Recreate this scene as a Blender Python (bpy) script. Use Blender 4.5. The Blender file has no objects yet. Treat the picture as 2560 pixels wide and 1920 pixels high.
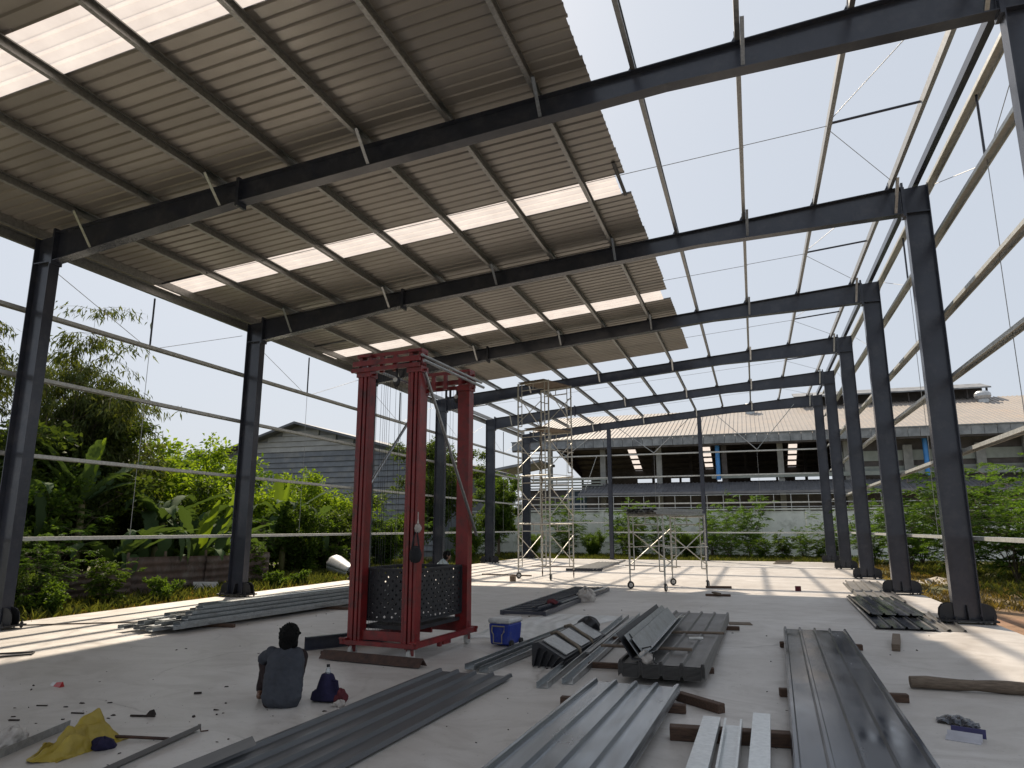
import bpy, bmesh, math, random
import numpy as np
from mathutils import Vector, Matrix, Quaternion

SC = bpy.context.scene
COL = SC.collection
R = math.radians

# ------------------------------------------------------------------ camera
cam = bpy.data.cameras.new("camera")
cam.sensor_width = 36.0
cam.lens = 36.0 * 1765.1 / 2560.0
cam.clip_start = 0.05
cam.clip_end = 3000
camo = bpy.data.objects.new("camera", cam)
COL.objects.link(camo)
camo.location = (11.659, 0, 1.6)
camo.rotation_euler = (R(90 + 11.55), 0, R(18.64))
SC.camera = camo

# ------------------------------------------------------------------ sky, sun, exposure
SUN_TO = Vector((-0.547, 0.785, 1.0)).normalized()      # towards the sun
EL = math.asin(SUN_TO.z)
AZ = math.atan2(-SUN_TO.x, SUN_TO.y)                    # from +Y towards -X
world = bpy.data.worlds.new("World")
SC.world = world
world.use_nodes = True
nt = world.node_tree
bg = nt.nodes["Background"]
sky = nt.nodes.new("ShaderNodeTexSky")
sky.sky_type = 'NISHITA'
sky.sun_disc = False
sky.sun_elevation = EL
sky.sun_rotation = -AZ
sky.air_density = 1.0
sky.dust_density = 3.0
sky.ozone_density = 1.0
hz = nt.nodes.new("ShaderNodeMix")
hz.data_type = 'RGBA'
hz.inputs[0].default_value = 0.86
hz.inputs[7].default_value = (6.1, 6.6, 7.35, 1)          # milky haze over the whole sky
nt.links.new(sky.outputs[0], hz.inputs[6])
nt.links.new(hz.outputs[2], bg.inputs[0])
bg.inputs[1].default_value = 0.081
sun = bpy.data.lights.new("sun", 'SUN')
sun.energy = 4.9
sun.angle = R(1.2)
sun.color = (1.0, 0.86, 0.69)
suno = bpy.data.objects.new("sun", sun)
COL.objects.link(suno)
suno.rotation_euler = (-SUN_TO).to_track_quat('-Z', 'Y').to_euler()
SC.view_settings.view_transform = 'Standard'
SC.view_settings.look = 'None'
SC.view_settings.exposure = 0.42
SC.view_settings.gamma = 1.0
SC.view_settings.use_curve_mapping = False
SC.cycles.max_bounces = 10
SC.cycles.diffuse_bounces = 5
SC.cycles.transparent_max_bounces = 12
SC.cycles.sample_clamp_indirect = 6.0

# ------------------------------------------------------------------ helpers
OFF = {}
ORD = ['first', 'second', 'third', 'fourth', 'fifth', 'sixth', 'seventh', 'eighth', 'ninth', 'tenth', 'eleventh',
       'twelfth', 'thirteenth', 'fourteenth', 'fifteenth', 'sixteenth', 'seventeenth', 'eighteenth', 'nineteenth', 'twentieth']


def V(*a):
    return Vector(a if len(a) > 1 else a[0])


class MB:
    def __init__(s):
        s.v = []
        s.f = []

    def add(s, vs, fs):
        n = len(s.v)
        s.v += [tuple(p) for p in vs]
        s.f += [tuple(i + n for i in f) for f in fs]
        return s

    def hexa(s, p):                                     # 8 points: bottom 0-3 ccw, top 4-7
        return s.add(p, [(3, 2, 1, 0), (4, 5, 6, 7), (0, 1, 5, 4), (1, 2, 6, 5), (2, 3, 7, 6), (3, 0, 4, 7)])

    def box(s, x0, x1, y0, y1, z0, z1):
        return s.hexa([(x0, y0, z0), (x1, y0, z0), (x1, y1, z0), (x0, y1, z0), (x0, y0, z1), (x1, y0, z1), (x1, y1, z1), (x0, y1, z1)])

    def prism(s, prof, p, q, up=(0, 0, 1), roll=0.0):   # closed profile (r,u) swept from p to q
        p = V(p); q = V(q); d = (q - p).normalized()
        up = V(up)
        if abs(d.dot(up)) > .999: up = V(0, 1, 0)
        r = d.cross(up).normalized(); u = r.cross(d)
        if roll:
            Q = Quaternion(d, roll); r = Q @ r; u = Q @ u
        n = len(prof)
        a = [p + r * x + u * y for x, y in prof]; b = [q + r * x + u * y for x, y in prof]
        fs = [(i, (i + 1) % n, n + (i + 1) % n, n + i) for i in range(n)]
        fs += [tuple(range(n - 1, -1, -1)), tuple(range(n, 2 * n))]
        return s.add(a + b, fs)

    def bar(s, p, q, w, h, up=(0, 0, 1), roll=0):
        return s.prism([(-w / 2, -h / 2), (w / 2, -h / 2), (w / 2, h / 2), (-w / 2, h / 2)], p, q, up, roll)

    def tube(s, p, q, r, n=8, r2=None):
        p = V(p); q = V(q); d = (q - p).normalized()
        up = V(0, 0, 1) if abs(d.z) < .95 else V(0, 1, 0)
        a = d.cross(up).normalized(); b = a.cross(d)
        r2 = r if r2 is None else r2
        vs = [p + (a * math.cos(t) + b * math.sin(t)) * r for t in [2 * math.pi * i / n for i in range(n)]]
        vs += [q + (a * math.cos(t) + b * math.sin(t)) * r2 for t in [2 * math.pi * i / n for i in range(n)]]
        fs = [(i, (i + 1) % n, n + (i + 1) % n, n + i) for i in range(n)]
        fs += [tuple(range(n - 1, -1, -1)), tuple(range(n, 2 * n))]
        return s.add(vs, fs)

    def path(s, pts, r, n=6):
        rr = r if isinstance(r, (list, tuple)) else [r] * len(pts)
        pts = [V(p) for p in pts]
        vs = []
        for i, p in enumerate(pts):
            d = (pts[min(i + 1, len(pts) - 1)] - pts[max(i - 1, 0)]).normalized()
            up = V(0, 0, 1) if abs(d.z) < .95 else V(0, 1, 0)
            a = d.cross(up).normalized(); b = a.cross(d)
            vs += [p + (a * math.cos(2 * math.pi * k / n) + b * math.sin(2 * math.pi * k / n)) * rr[i] for k in range(n)]
        fs = []
        for i in range(len(pts) - 1):
            for k in range(n):
                fs.append((i * n + k, i * n + (k + 1) % n, (i + 1) * n + (k + 1) % n, (i + 1) * n + k))
        m = (len(pts) - 1) * n
        fs += [tuple(range(n - 1, -1, -1)), tuple(range(m, m + n))]
        return s.add(vs, fs)

    def disc(s, c, axis, r, t, n=16):
        c = V(c); a = V(axis).normalized()
        return s.tube(c - a * t / 2, c + a * t / 2, r, n)

    def torus(s, c, axis, R_, r, n=18, m=8):
        c = V(c); a = V(axis).normalized()
        up = V(0, 0, 1) if abs(a.z) < .9 else V(1, 0, 0)
        e = a.cross(up).normalized(); g = a.cross(e)
        vs = []; fs = []
        for i in range(n):
            t = 2 * math.pi * i / n; o = e * math.cos(t) + g * math.sin(t)
            for j in range(m):
                w = 2 * math.pi * j / m
                vs.append(c + o * (R_ + r * math.cos(w)) + a * (r * math.sin(w)))
        for i in range(n):
            for j in range(m):
                fs.append((i * m + j, i * m + (j + 1) % m, ((i + 1) % n) * m + (j + 1) % m, ((i + 1) % n) * m + j))
        return s.add(vs, fs)

    def ball(s, c, rx, ry=None, rz=None, n=10, m=7, M=None):
        ry = ry or rx; rz = rz or rx
        c = V(c); vs = []; fs = []
        for j in range(m + 1):
            th = math.pi * j / m
            for i in range(n):
                ph = 2 * math.pi * i / n
                p = V(rx * math.sin(th) * math.cos(ph), ry * math.sin(th) * math.sin(ph), rz * math.cos(th))
                vs.append(c + (M @ p if M else p))
        for j in range(m):
            for i in range(n):
                fs.append((j * n + i, (j + 1) * n + i, (j + 1) * n + (i + 1) % n, j * n + (i + 1) % n))
        return s.add(vs, fs)

    def grid(s, fn, nu, nv):                            # fn(u,v) in 0..1
        vs = [fn(i / nu, j / nv) for j in range(nv + 1) for i in range(nu + 1)]
        fs = [(j * (nu + 1) + i, j * (nu + 1) + i + 1, (j + 1) * (nu + 1) + i + 1, (j + 1) * (nu + 1) + i) for j in range(nv) for i in range(nu)]
        return s.add(vs, fs)

    def xf(s, M):
        s.v = [tuple(M @ V(p)) for p in s.v]
        return s

    def mesh(s, name, off=(0, 0, 0)):
        me = bpy.data.meshes.new(name)
        ox, oy, oz = off
        me.from_pydata([(x - ox, y - oy, z - oz) for x, y, z in s.v], [], s.f)
        me.validate(); me.update()
        return me

    def build(s, name, mat, parent=None, smooth=False, bevel=0, loc=None):
        off = OFF.get(parent.name, (0, 0, 0)) if parent else (loc or (0, 0, 0))
        me = s.mesh(name, off)
        o = bpy.data.objects.new(name, me)
        COL.objects.link(o)
        me.materials.append(mat)
        if smooth:
            me.shade_smooth()
            if smooth != 'all':
                try: me.set_sharp_from_angle(angle=R(38))
                except Exception: pass
        if bevel:
            b = o.modifiers.new("bevel", 'BEVEL'); b.width = bevel; b.segments = 1; b.limit_method = 'ANGLE'
        if parent:
            o.parent = parent
            OFF[o.name] = off
        else:
            o.location = off
            OFF[o.name] = tuple(off)
        return o


def tag(o, label, cat, group=None, kind=None):
    if label: o["label"] = label
    if cat: o["category"] = cat
    if group: o["group"] = group
    if kind: o["kind"] = kind
    return o


def thing(name, label, cat, loc=(0, 0, 0), group=None, rz=0, world_space=True):
    o = bpy.data.objects.new(name, None)
    o.empty_display_size = .1
    COL.objects.link(o)
    o.location = loc
    o.rotation_euler = (0, 0, rz)
    OFF[o.name] = tuple(loc) if world_space else (0, 0, 0)
    return tag(o, label, cat, group)


def copy_tree(o, parent=None):
    c = o.copy(); COL.objects.link(c)
    c.parent = parent
    for ch in list(o.children): copy_tree(ch, c)
    return c


def struct(o):
    o["kind"] = "structure"
    return o


# ------------------------------------------------------------------ materials
def newmat(name):
    m = bpy.data.materials.new(name); m.use_nodes = True
    t = m.node_tree; b = t.nodes["Principled BSDF"]
    return m, t, b


def nd(t, typ, **kw):
    n = t.nodes.new(typ)
    for k, v in kw.items(): setattr(n, k, v)
    return n


def coords(t, scale=(1, 1, 1), rnd=False):
    tc = nd(t, "ShaderNodeTexCoord"); mp = nd(t, "ShaderNodeMapping")
    mp.inputs['Scale'].default_value = scale
    t.links.new(tc.outputs['Object'], mp.inputs[0])
    if rnd:
        oi = nd(t, "ShaderNodeObjectInfo"); mu = nd(t, "ShaderNodeMath", operation='MULTIPLY'); mu.inputs[1].default_value = 57.0
        t.links.new(oi.outputs['Random'], mu.inputs[0]); t.links.new(mu.outputs[0], mp.inputs['Location'])
    return mp.outputs[0]


def noise(t, co, scale, detail=6, rough=.6, dist=0):
    n = nd(t, "ShaderNodeTexNoise"); n.inputs['Scale'].default_value = scale
    n.inputs['Detail'].default_value = detail; n.inputs['Roughness'].default_value = rough; n.inputs['Distortion'].default_value = dist
    t.links.new(co, n.inputs['Vector'])
    return n.outputs[0]


def ramp(t, fac, stops):
    r = nd(t, "ShaderNodeValToRGB")
    e = r.color_ramp.elements
    while len(e) < len(stops): e.new(.5)
    for i, (p, c) in enumerate(stops):
        e[i].position = p; e[i].color = (*c, 1) if len(c) == 3 else c
    t.links.new(fac, r.inputs[0])
    return r.outputs[0]


def mixc(t, fac, a, b, blend='MIX'):
    m = nd(t, "ShaderNodeMix", data_type='RGBA', blend_type=blend)
    for s, val in ((0, fac), (6, a), (7, b)):
        if isinstance(val, (int, float)): m.inputs[s].default_value = val
        elif isinstance(val, tuple): m.inputs[s].default_value = (*val, 1) if len(val) == 3 else val
        else: t.links.new(val, m.inputs[s])
    return m.outputs[2]


def bump(t, b, h, strength=.2, dist=.01):
    n = nd(t, "ShaderNodeBump"); n.inputs['Strength'].default_value = strength; n.inputs['Distance'].default_value = dist
    t.links.new(h, n.inputs['Height']); t.links.new(n.outputs[0], b.inputs['Normal'])


def pm(name, c1, c2=None, scale=6., rough=.5, metal=0., bmp=0., bscale=60., stretch=(1, 1, 1), rvar=.12, rnd=True, lo=.35, hi=.68, spec=.5, dirt=None, dscale=2.):
    m, t, b = newmat(name)
    co = coords(t, stretch, rnd)
    n = noise(t, co, scale)
    c2 = c2 or tuple(x * .72 for x in c1)
    col = ramp(t, n, [(lo, c2), (hi, c1)])
    if dirt:
        n3 = noise(t, co, dscale, 8, .7)
        f = ramp(t, n3, [(.5, (0, 0, 0)), (.72, (1, 1, 1))])
        col = mixc(t, f, col, dirt)
    t.links.new(col, b.inputs['Base Color'])
    n2 = noise(t, co, scale * 3.1, 4)
    mr = nd(t, "ShaderNodeMapRange"); mr.inputs[3].default_value = max(.05, rough - rvar); mr.inputs[4].default_value = min(1, rough + rvar)
    t.links.new(n2, mr.inputs[0]); t.links.new(mr.outputs[0], b.inputs['Roughness'])
    b.inputs['Metallic'].default_value = metal
    b.inputs['Specular IOR Level'].default_value = spec
    if bmp: bump(t, b, noise(t, co, bscale, 5), bmp)
    return m


M = {}
M['steel'] = pm('grey_blue_steel_paint', (.038, .043, .060), (.031, .035, .049), 3, .24, 0, .03, 90, rvar=.06, dirt=(.06, .062, .075), dscale=2.4)
M['black_steel'] = pm('black_steel_paint', (.022, .022, .026), (.012, .012, .014), 8, .5, 0, .1)
M['galv'] = pm('galvanised_steel', (.46, .48, .49), (.33, .35, .36), 30, .32, .9, .04, 60, rvar=.1, dirt=(.25, .25, .24), dscale=5)
M['galv_dull'] = pm('dull_galvanised_steel', (.36, .36, .35), (.25, .25, .245), 20, .42, .6, .05, 60)
M['galv_girt'] = pm('zinc_girt_steel', (.62, .63, .61), (.46, .47, .45), 16, .45, .45, .04, 60)
M['galv_bright'] = pm('bright_zinc_steel', (.72, .74, .74), (.58, .60, .60), 24, .33, .6, .03, 50)
M['scaf'] = pm('weathered_zinc_pipe', (.62, .62, .57), (.40, .38, .33), 14, .5, .35, .1, 40, dirt=(.30, .24, .18), dscale=9)
M['red'] = pm('red_machine_paint', (.215, .017, .017), (.15, .013, .013), 5, .36, 0, .06, 60, dirt=(.05, .02, .018), dscale=7)
M['rust'] = pm('rusty_steel', (.085, .045, .032), (.04, .024, .02), 14, .75, .2, .3, 60)
M['timber'] = pm('wet_brown_timber', (.115, .065, .04), (.05, .03, .022), 9, .8, 0, .5, 40, stretch=(1, 8, 8))
M['timber_grey'] = pm('grey_old_timber', (.20, .155, .115), (.10, .075, .055), 9, .85, 0, .5, 40, stretch=(1, 8, 8))
M['rubber'] = pm('dark_rubber', (.03, .03, .03), (.015, .015, .015), 12, .7)
M['cast_white'] = pm('off_white_plastic', (.6, .6, .57), (.45, .44, .41), 9, .5)
M['skin'] = pm('brown_skin', (.17, .085, .05), (.11, .055, .034), 12, .5, 0, .1, 90)
M['hair'] = pm('black_hair', (.006, .0055, .0055), (.003, .003, .003), 50, .8, 0, .5, 120, spec=.15)
M['shirt'] = pm('dark_slate_cotton', (.062, .067, .08), (.044, .048, .058), 5, .9, 0, .35, 18, spec=.2)
M['shorts'] = pm('charcoal_shorts_cloth', (.030, .031, .034), (.018, .018, .02), 7, .9, 0, .35, 20, spec=.2)
M['trousers'] = pm('dark_brown_trouser_cloth', (.034, .022, .022), (.02, .013, .013), 7, .9, 0, .35, 20, spec=.2)
M['pale_shirt'] = pm('pale_blue_cotton', (.42, .5, .53), (.32, .38, .41), 7, .9, 0, .3, 20, spec=.2)
M['navy'] = pm('navy_cloth', (.025, .022, .06), (.013, .012, .032), 8, .85, 0, .4, 16, spec=.2)
M['maroon'] = pm('maroon_cloth', (.13, .03, .036), (.07, .018, .022), 9, .9, 0, .4, 16, spec=.2)
M['yellow'] = pm('yellow_nylon_cloth', (.36, .27, .03), (.24, .175, .02), 5, .55, 0, .4, 14)
M['white_rag'] = pm('dirty_white_rag', (.5, .47, .43), (.3, .27, .25), 8, .9, 0, .5, 20)
M['blue'] = pm('blue_cooler_plastic', (.02, .05, .34), (.015, .035, .24), 6, .42, dirt=(.08, .09, .18), dscale=6)
M['lid'] = pm('scuffed_white_plastic', (.58, .58, .57), (.42, .42, .41), 8, .5)
M['beige_plastic'] = pm('beige_plastic', (.30, .27, .22), (.22, .2, .16), 8, .5)
M['paper'] = pm('crumpled_translucent_film', (.56, .56, .55), (.40, .40, .39), 3, .35, 0, .6, 9)
M['cardboard'] = pm('brown_cardboard', (.28, .2, .13), (.2, .14, .09), 7, .85)
M['white_wall'] = pm('stained_white_precast', (.84, .85, .80), (.70, .71, .66), 1.3, .85, 0, .15, 30, dirt=(.34, .36, .30), dscale=.9, rnd=False)
M['roof_beige'] = pm('beige_metal_roof', (.345, .31, .275), (.29, .262, .235), .7, .55, 0, 0, dirt=(.34, .28, .23), dscale=.35, rnd=False)
M['fascia'] = pm('weathered_fascia_panel', (.30, .31, .32), (.17, .18, .19), 1.4, .6, .2, 0, dirt=(.09, .09, .1), dscale=.8)
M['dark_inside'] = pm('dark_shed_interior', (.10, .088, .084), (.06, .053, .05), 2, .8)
M['concrete_col'] = pm('raw_concrete_column', (.30, .30, .28), (.21, .21, .2), 2, .85)
M['awning'] = pm('grey_awning_metal', (.20, .20, .215), (.14, .14, .15), 1.5, .5, .3, 0, rnd=False)
M['pipe_blue'] = pm('blue_pvc_pipe', (.05, .25, .62), (.04, .2, .5), 2, .4)
M['panel_green'] = pm('pale_green_wall_panel', (.30, .325, .29), (.22, .24, .215), 1.2, .7)
M['house'] = pm('grey_lap_siding', (.17, .185, .205), (.12, .13, .148), 1.5, .6, .15, 0, dirt=(.24, .235, .22), dscale=.5)
M['house_light'] = pm('pale_lap_siding', (.36, .36, .35), (.27, .27, .265), 1.5, .65)
M['house_roof'] = pm('dark_house_roof', (.12, .13, .15), (.08, .085, .1), 2, .55)
M['rust_sheet'] = pm('rusty_corrugated_iron', (.15, .105, .09), (.075, .055, .05), 3, .7, .2, .2, 30, dirt=(.2, .19, .18), dscale=2)
M['vent'] = pm('dull_aluminium', (.55, .57, .58), (.42, .43, .44), 6, .45, .5)
M['bark'] = pm('grey_brown_bark', (.14, .11, .08), (.07, .055, .04), 14, .9, 0, .6, 30)
M['banana_stem'] = pm('green_brown_banana_stem', (.16, .19, .07), (.13, .10, .05), 8, .6, 0, .2, 20, stretch=(3, 3, .6))
M['twig'] = pm('dark_wood_chip', (.04, .028, .022), (.02, .015, .013), 20, .9)
M['purple'] = pm('violet_blue_paint', (.035, .03, .13), (.022, .02, .09), 9, .4)
M['offwhite_metal'] = pm('off_white_painted_metal', (.5, .5, .55), (.4, .4, .44), 9, .4)
M['redpaint'] = pm('bright_red_plastic', (.42, .02, .02), (.3, .015, .015), 9, .45)
M['rope'] = pm('grey_brown_rope', (.25, .21, .16), (.15, .12, .09), 30, .9)


def two_sided(name, top, bottom, rough, metal):
    """pre-painted roofing: one colour on the weather side, another beneath"""
    m, t, b = newmat(name)
    co = coords(t, (1, 1, 1), True)
    geo = nd(t, "ShaderNodeNewGeometry")
    n = noise(t, co, 2.2, 5)
    tp = ramp(t, n, [(.3, tuple(x * .8 for x in top)), (.7, top)])
    bt = ramp(t, n, [(.3, tuple(x * .9 for x in bottom)), (.7, bottom)])
    col = mixc(t, geo.outputs['Backfacing'], tp, bt)
    oi = nd(t, "ShaderNodeObjectInfo")
    mr = nd(t, "ShaderNodeMapRange"); mr.inputs[3].default_value = .86; mr.inputs[4].default_value = 1.08
    t.links.new(oi.outputs['Random'], mr.inputs[0])
    col = mixc(t, 1.0, col, mr.outputs[0], 'MULTIPLY')
    t.links.new(col, b.inputs['Base Color'])
    b.inputs['Metallic'].default_value = metal
    mr2 = nd(t, "ShaderNodeMapRange"); mr2.inputs[3].default_value = rough - .1; mr2.inputs[4].default_value = rough + .15
    t.links.new(noise(t, co, 7, 4), mr2.inputs[0]); t.links.new(mr2.outputs[0], b.inputs['Roughness'])
    bump(t, b, noise(t, co, 1.3, 2), .12, .02)
    return m


M['roofing'] = two_sided('prepainted_roofing', (.075, .08, .09), (.315, .292, .262), .34, .35)


def sheet_paint(name, c, rough, smear, metal=.3, amt=.35):
    m, t, b = newmat(name)
    co = coords(t, (1, 1, 1), True)
    co2 = coords(t, (14, .35, 1), True)
    n = noise(t, co2, 1.6, 4)
    n1 = noise(t, coords(t, (2.2, .8, 1), True), 1.6, 4, .55)
    n2 = noise(t, co, 22, 5, .7)
    col = ramp(t, n, [(.3, tuple(x * .86 for x in c)), (.7, tuple(x * 1.1 for x in c))])
    f = ramp(t, n1, [(.5, (0, 0, 0)), (.72, (amt, amt, amt))])
    col = mixc(t, f, col, smear)
    f = ramp(t, n2, [(.66, (0, 0, 0)), (.74, (.4, .4, .4))])
    col = mixc(t, f, col, smear)
    t.links.new(col, b.inputs['Base Color'])
    mr = nd(t, "ShaderNodeMapRange"); mr.inputs[1].default_value = .3; mr.inputs[2].default_value = .75; mr.inputs[3].default_value = rough - .08; mr.inputs[4].default_value = rough + .12
    t.links.new(n1, mr.inputs[0]); t.links.new(mr.outputs[0], b.inputs['Roughness'])
    b.inputs['Metallic'].default_value = metal
    b.inputs['Specular IOR Level'].default_value = .8
    bump(t, b, noise(t, coords(t, (3, .6, 1), True), 1.2, 1), .12, .01)
    return m


M['sheet_dark'] = sheet_paint('dark_grey_sheet_paint', (.062, .070, .088), .17, (.12, .125, .13), .4, .25)
M['sheet_zinc'] = sheet_paint('glossy_grey_sheet', (.30, .32, .34), .2, (.36, .37, .38), .75)
M['sheet_matt'] = sheet_paint('matt_grey_sheet_paint', (.085, .09, .097), .42, (.12, .12, .118))
M['sheet_old'] = sheet_paint('dusty_grey_sheet_paint', (.12, .115, .11), .5, (.2, .19, .175))


def frp():
    m, t, b = newmat('white_translucent_sheet')
    co = coords(t, (1, 1, 1), True)
    c = ramp(t, noise(t, co, 2.5, 4), [(.3, (.60, .56, .545)), (.7, (.70, .66, .64))])
    d = nd(t, "ShaderNodeBsdfDiffuse"); tr = nd(t, "ShaderNodeBsdfTranslucent"); mx = nd(t, "ShaderNodeMixShader")
    mx.inputs[0].default_value = .62
    t.links.new(c, d.inputs[0]); t.links.new(c, tr.inputs[0])
    t.links.new(d.outputs[0], mx.inputs[1]); t.links.new(tr.outputs[0], mx.inputs[2])
    t.links.new(mx.outputs[0], t.nodes['Material Output'].inputs[0])
    return m


M['frp'] = frp()


def leafmat(name, c_lo, c_hi, trans=.45, tcol=None, rough=.6):
    m, t, b = newmat(name)
    geo = nd(t, "ShaderNodeNewGeometry"); oi = nd(t, "ShaderNodeObjectInfo")
    col = ramp(t, geo.outputs['Random Per Island'], [(0, c_lo), (.8, c_hi), (1, tuple(min(1, x * 1.25) for x in c_hi))])
    mr = nd(t, "ShaderNodeMapRange"); mr.inputs[3].default_value = .8; mr.inputs[4].default_value = 1.2
    t.links.new(oi.outputs['Random'], mr.inputs[0])
    col = mixc(t, 1.0, col, mr.outputs[0], 'MULTIPLY')
    t.links.new(col, b.inputs['Base Color']); b.inputs['Roughness'].default_value = rough; b.inputs['Specular IOR Level'].default_value = .15
    tr = nd(t, "ShaderNodeBsdfTranslucent"); mx = nd(t, "ShaderNodeMixShader"); mx.inputs[0].default_value = trans
    tc = mixc(t, 1.0, col, tcol or (1.7, 1.55, .55), 'MULTIPLY')
    t.links.new(tc, tr.inputs[0])
    t.links.new(b.outputs[0], mx.inputs[1]); t.links.new(tr.outputs[0], mx.inputs[2])
    t.links.new(mx.outputs[0], t.nodes['Material Output'].inputs[0])
    return m


M['leaf_dark'] = leafmat('dark_evergreen_leaf', (.035, .06, .016), (.075, .115, .027), .42)
M['leaf_mid'] = leafmat('mid_green_leaf', (.04, .085, .014), (.09, .15, .025), .45)
M['leaf_bright'] = leafmat('bright_green_leaf', (.07, .13, .012), (.15, .22, .025), .5)
M['leaf_bamboo'] = leafmat('olive_bamboo_leaf', (.04, .06, .018), (.085, .105, .032), .35)
M['leaf_feather'] = leafmat('feathery_green_leaf', (.04, .085, .018), (.08, .15, .03), .45)
M['leaf_banana'] = leafmat('banana_leaf', (.04, .075, .03), (.065, .11, .045), .3, None, .8)
M['leaf_banana_new'] = leafmat('young_banana_leaf', (.11, .18, .02), (.15, .23, .03), .45)
M['grass'] = leafmat('green_grass_blade', (.045, .06, .018), (.10, .115, .035), .35)
M['grass_dry'] = leafmat('dry_grass_blade', (.11, .09, .035), (.22, .165, .07), .35)


def concrete():
    m, t, b = newmat('trowelled_concrete')
    co = coords(t)
    big = noise(t, co, .35, 4, .6)
    mid = noise(t, co, 1.7, 8, .68, .6)
    co2 = coords(t, (1.0, 1.35, 1))
    sw = noise(t, co2, 1.15, 9, .66, 1.6)
    fine = noise(t, co, 60, 4)
    c = ramp(t, mid, [(.3, (.46, .43, .40)), (.7, (.62, .595, .57))])
    c = mixc(t, ramp(t, big, [(.35, (0, 0, 0)), (.7, (1, 1, 1))]), c, (.43, .40, .368))
    f = ramp(t, sw, [(.46, (0, 0, 0)), (.72, (.75, .75, .75))])
    c = mixc(t, f, c, (.335, .305, .275))
    sp = noise(t, co, 16, 10, .75)
    vo = nd(t, "ShaderNodeTexVoronoi", feature='DISTANCE_TO_EDGE'); vo.inputs['Scale'].default_value = .42
    wv = nd(t, "ShaderNodeMix", data_type='VECTOR'); wv.inputs[0].default_value = .25
    nz = nd(t, "ShaderNodeTexNoise"); nz.inputs['Scale'].default_value = 1.3; nz.inputs['Detail'].default_value = 6; t.links.new(co, nz.inputs['Vector'])
    t.links.new(co, wv.inputs[4]); t.links.new(nz.outputs['Color'], wv.inputs[5]); t.links.new(wv.outputs[1], vo.inputs['Vector'])
    ck = ramp(t, vo.outputs['Distance'], [(0, (1, 1, 1)), (.006, (0, 0, 0))])
    km = mixc(t, 1.0, ck, ramp(t, noise(t, co, .6, 3), [(.5, (0, 0, 0)), (.62, (.55, .55, .55))]), 'MULTIPLY')
    c = mixc(t, km, c, (.2, .18, .165))
    f2 = ramp(t, sp, [(.59, (0, 0, 0)), (.66, (.8, .8, .8))])
    c = mixc(t, f2, c, (.27, .245, .225))
    t.links.new(c, b.inputs['Base Color'])
    mr = nd(t, "ShaderNodeMapRange"); mr.inputs[3].default_value = .28; mr.inputs[4].default_value = .6
    t.links.new(mid, mr.inputs[0]); t.links.new(mr.outputs[0], b.inputs['Roughness'])
    ad = nd(t, "ShaderNodeMath", operation='ADD'); t.links.new(fine, ad.inputs[0]); t.links.new(sw, ad.inputs[1])
    bump(t, b, ad.outputs[0], .18, .006)
    return m


def ground_mat():
    m, t, b = newmat('dirt_and_grass_ground')
    co = coords(t)
    n = noise(t, co, .25, 7, .65); n2 = noise(t, co, 3, 8, .7)
    earth = ramp(t, n2, [(.3, (.16, .085, .05)), (.7, (.33, .19, .115))])
    green = ramp(t, n2, [(.3, (.05, .06, .02)), (.7, (.14, .125, .05))])
    sx = nd(t, "ShaderNodeSeparateXYZ"); t.links.new(co, sx.inputs[0])
    a = nd(t, "ShaderNodeMapRange"); a.inputs[1].default_value = 14; a.inputs[2].default_value = 15; t.links.new(sx.outputs[0], a.inputs[0])
    a2 = nd(t, "ShaderNodeMapRange"); a2.inputs[1].default_value = 21; a2.inputs[2].default_value = 18.5; t.links.new(sx.outputs[0], a2.inputs[0])
    a3 = nd(t, "ShaderNodeMapRange"); a3.inputs[1].default_value = 24; a3.inputs[2].default_value = 16; t.links.new(sx.outputs[1], a3.inputs[0])
    p = nd(t, "ShaderNodeMath", operation='MULTIPLY'); t.links.new(a.outputs[0], p.inputs[0]); t.links.new(a2.outputs[0], p.inputs[1])
    p2 = nd(t, "ShaderNodeMath", operation='MULTIPLY'); t.links.new(p.outputs[0], p2.inputs[0]); t.links.new(a3.outputs[0], p2.inputs[1])
    ad = nd(t, "ShaderNodeMath", operation='ADD'); t.links.new(p2.outputs[0], ad.inputs[0])
    q = nd(t, "ShaderNodeMapRange"); q.inputs[1].default_value = .35; q.inputs[2].default_value = .7; q.inputs[3].default_value = -.35; q.inputs[4].default_value = .4
    t.links.new(n, q.inputs[0]); t.links.new(q.outputs[0], ad.inputs[1]); ad.use_clamp = True
    t.links.new(mixc(t, ad.outputs[0], green, earth), b.inputs['Base Color'])
    b.inputs['Roughness'].default_value = .95
    bump(t, b, n2, .8, .06)
    return m


M['concrete'] = concrete()
M['ground'] = ground_mat()
M['soil_pale'] = pm('pale_spoil_heap', (.5, .46, .4), (.36, .31, .25), 6, .95, 0, .5, 20)

m_, t_, b_ = newmat('clear_bottle_plastic')
b_.inputs['Base Color'].default_value = (.85, .9, .92, 1); b_.inputs['Roughness'].default_value = .12
b_.inputs['Transmission Weight'].default_value = .75; b_.inputs['IOR'].default_value = 1.3
M['clear'] = m_
m_, t_, b_ = newmat('dark_window_glass')
b_.inputs['Base Color'].default_value = (.05, .07, .09, 1); b_.inputs['Roughness'].default_value = .08
M['glass'] = m_

# ------------------------------------------------------------------ building grid
W = 14.81; CD = .4266; S = 5.7916; Y0 = 8.7708
SL = .0868
FY = [Y0 + i * S for i in range(6)]
zt = lambda x: 6.84 + SL * x            # top of rafters
PH = .15                                 # purlin depth
zs = lambda x: zt(x) + PH + .004         # underside of roof sheets
PX = [.87 + 1.3735 * i for i in range(11)]

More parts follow.
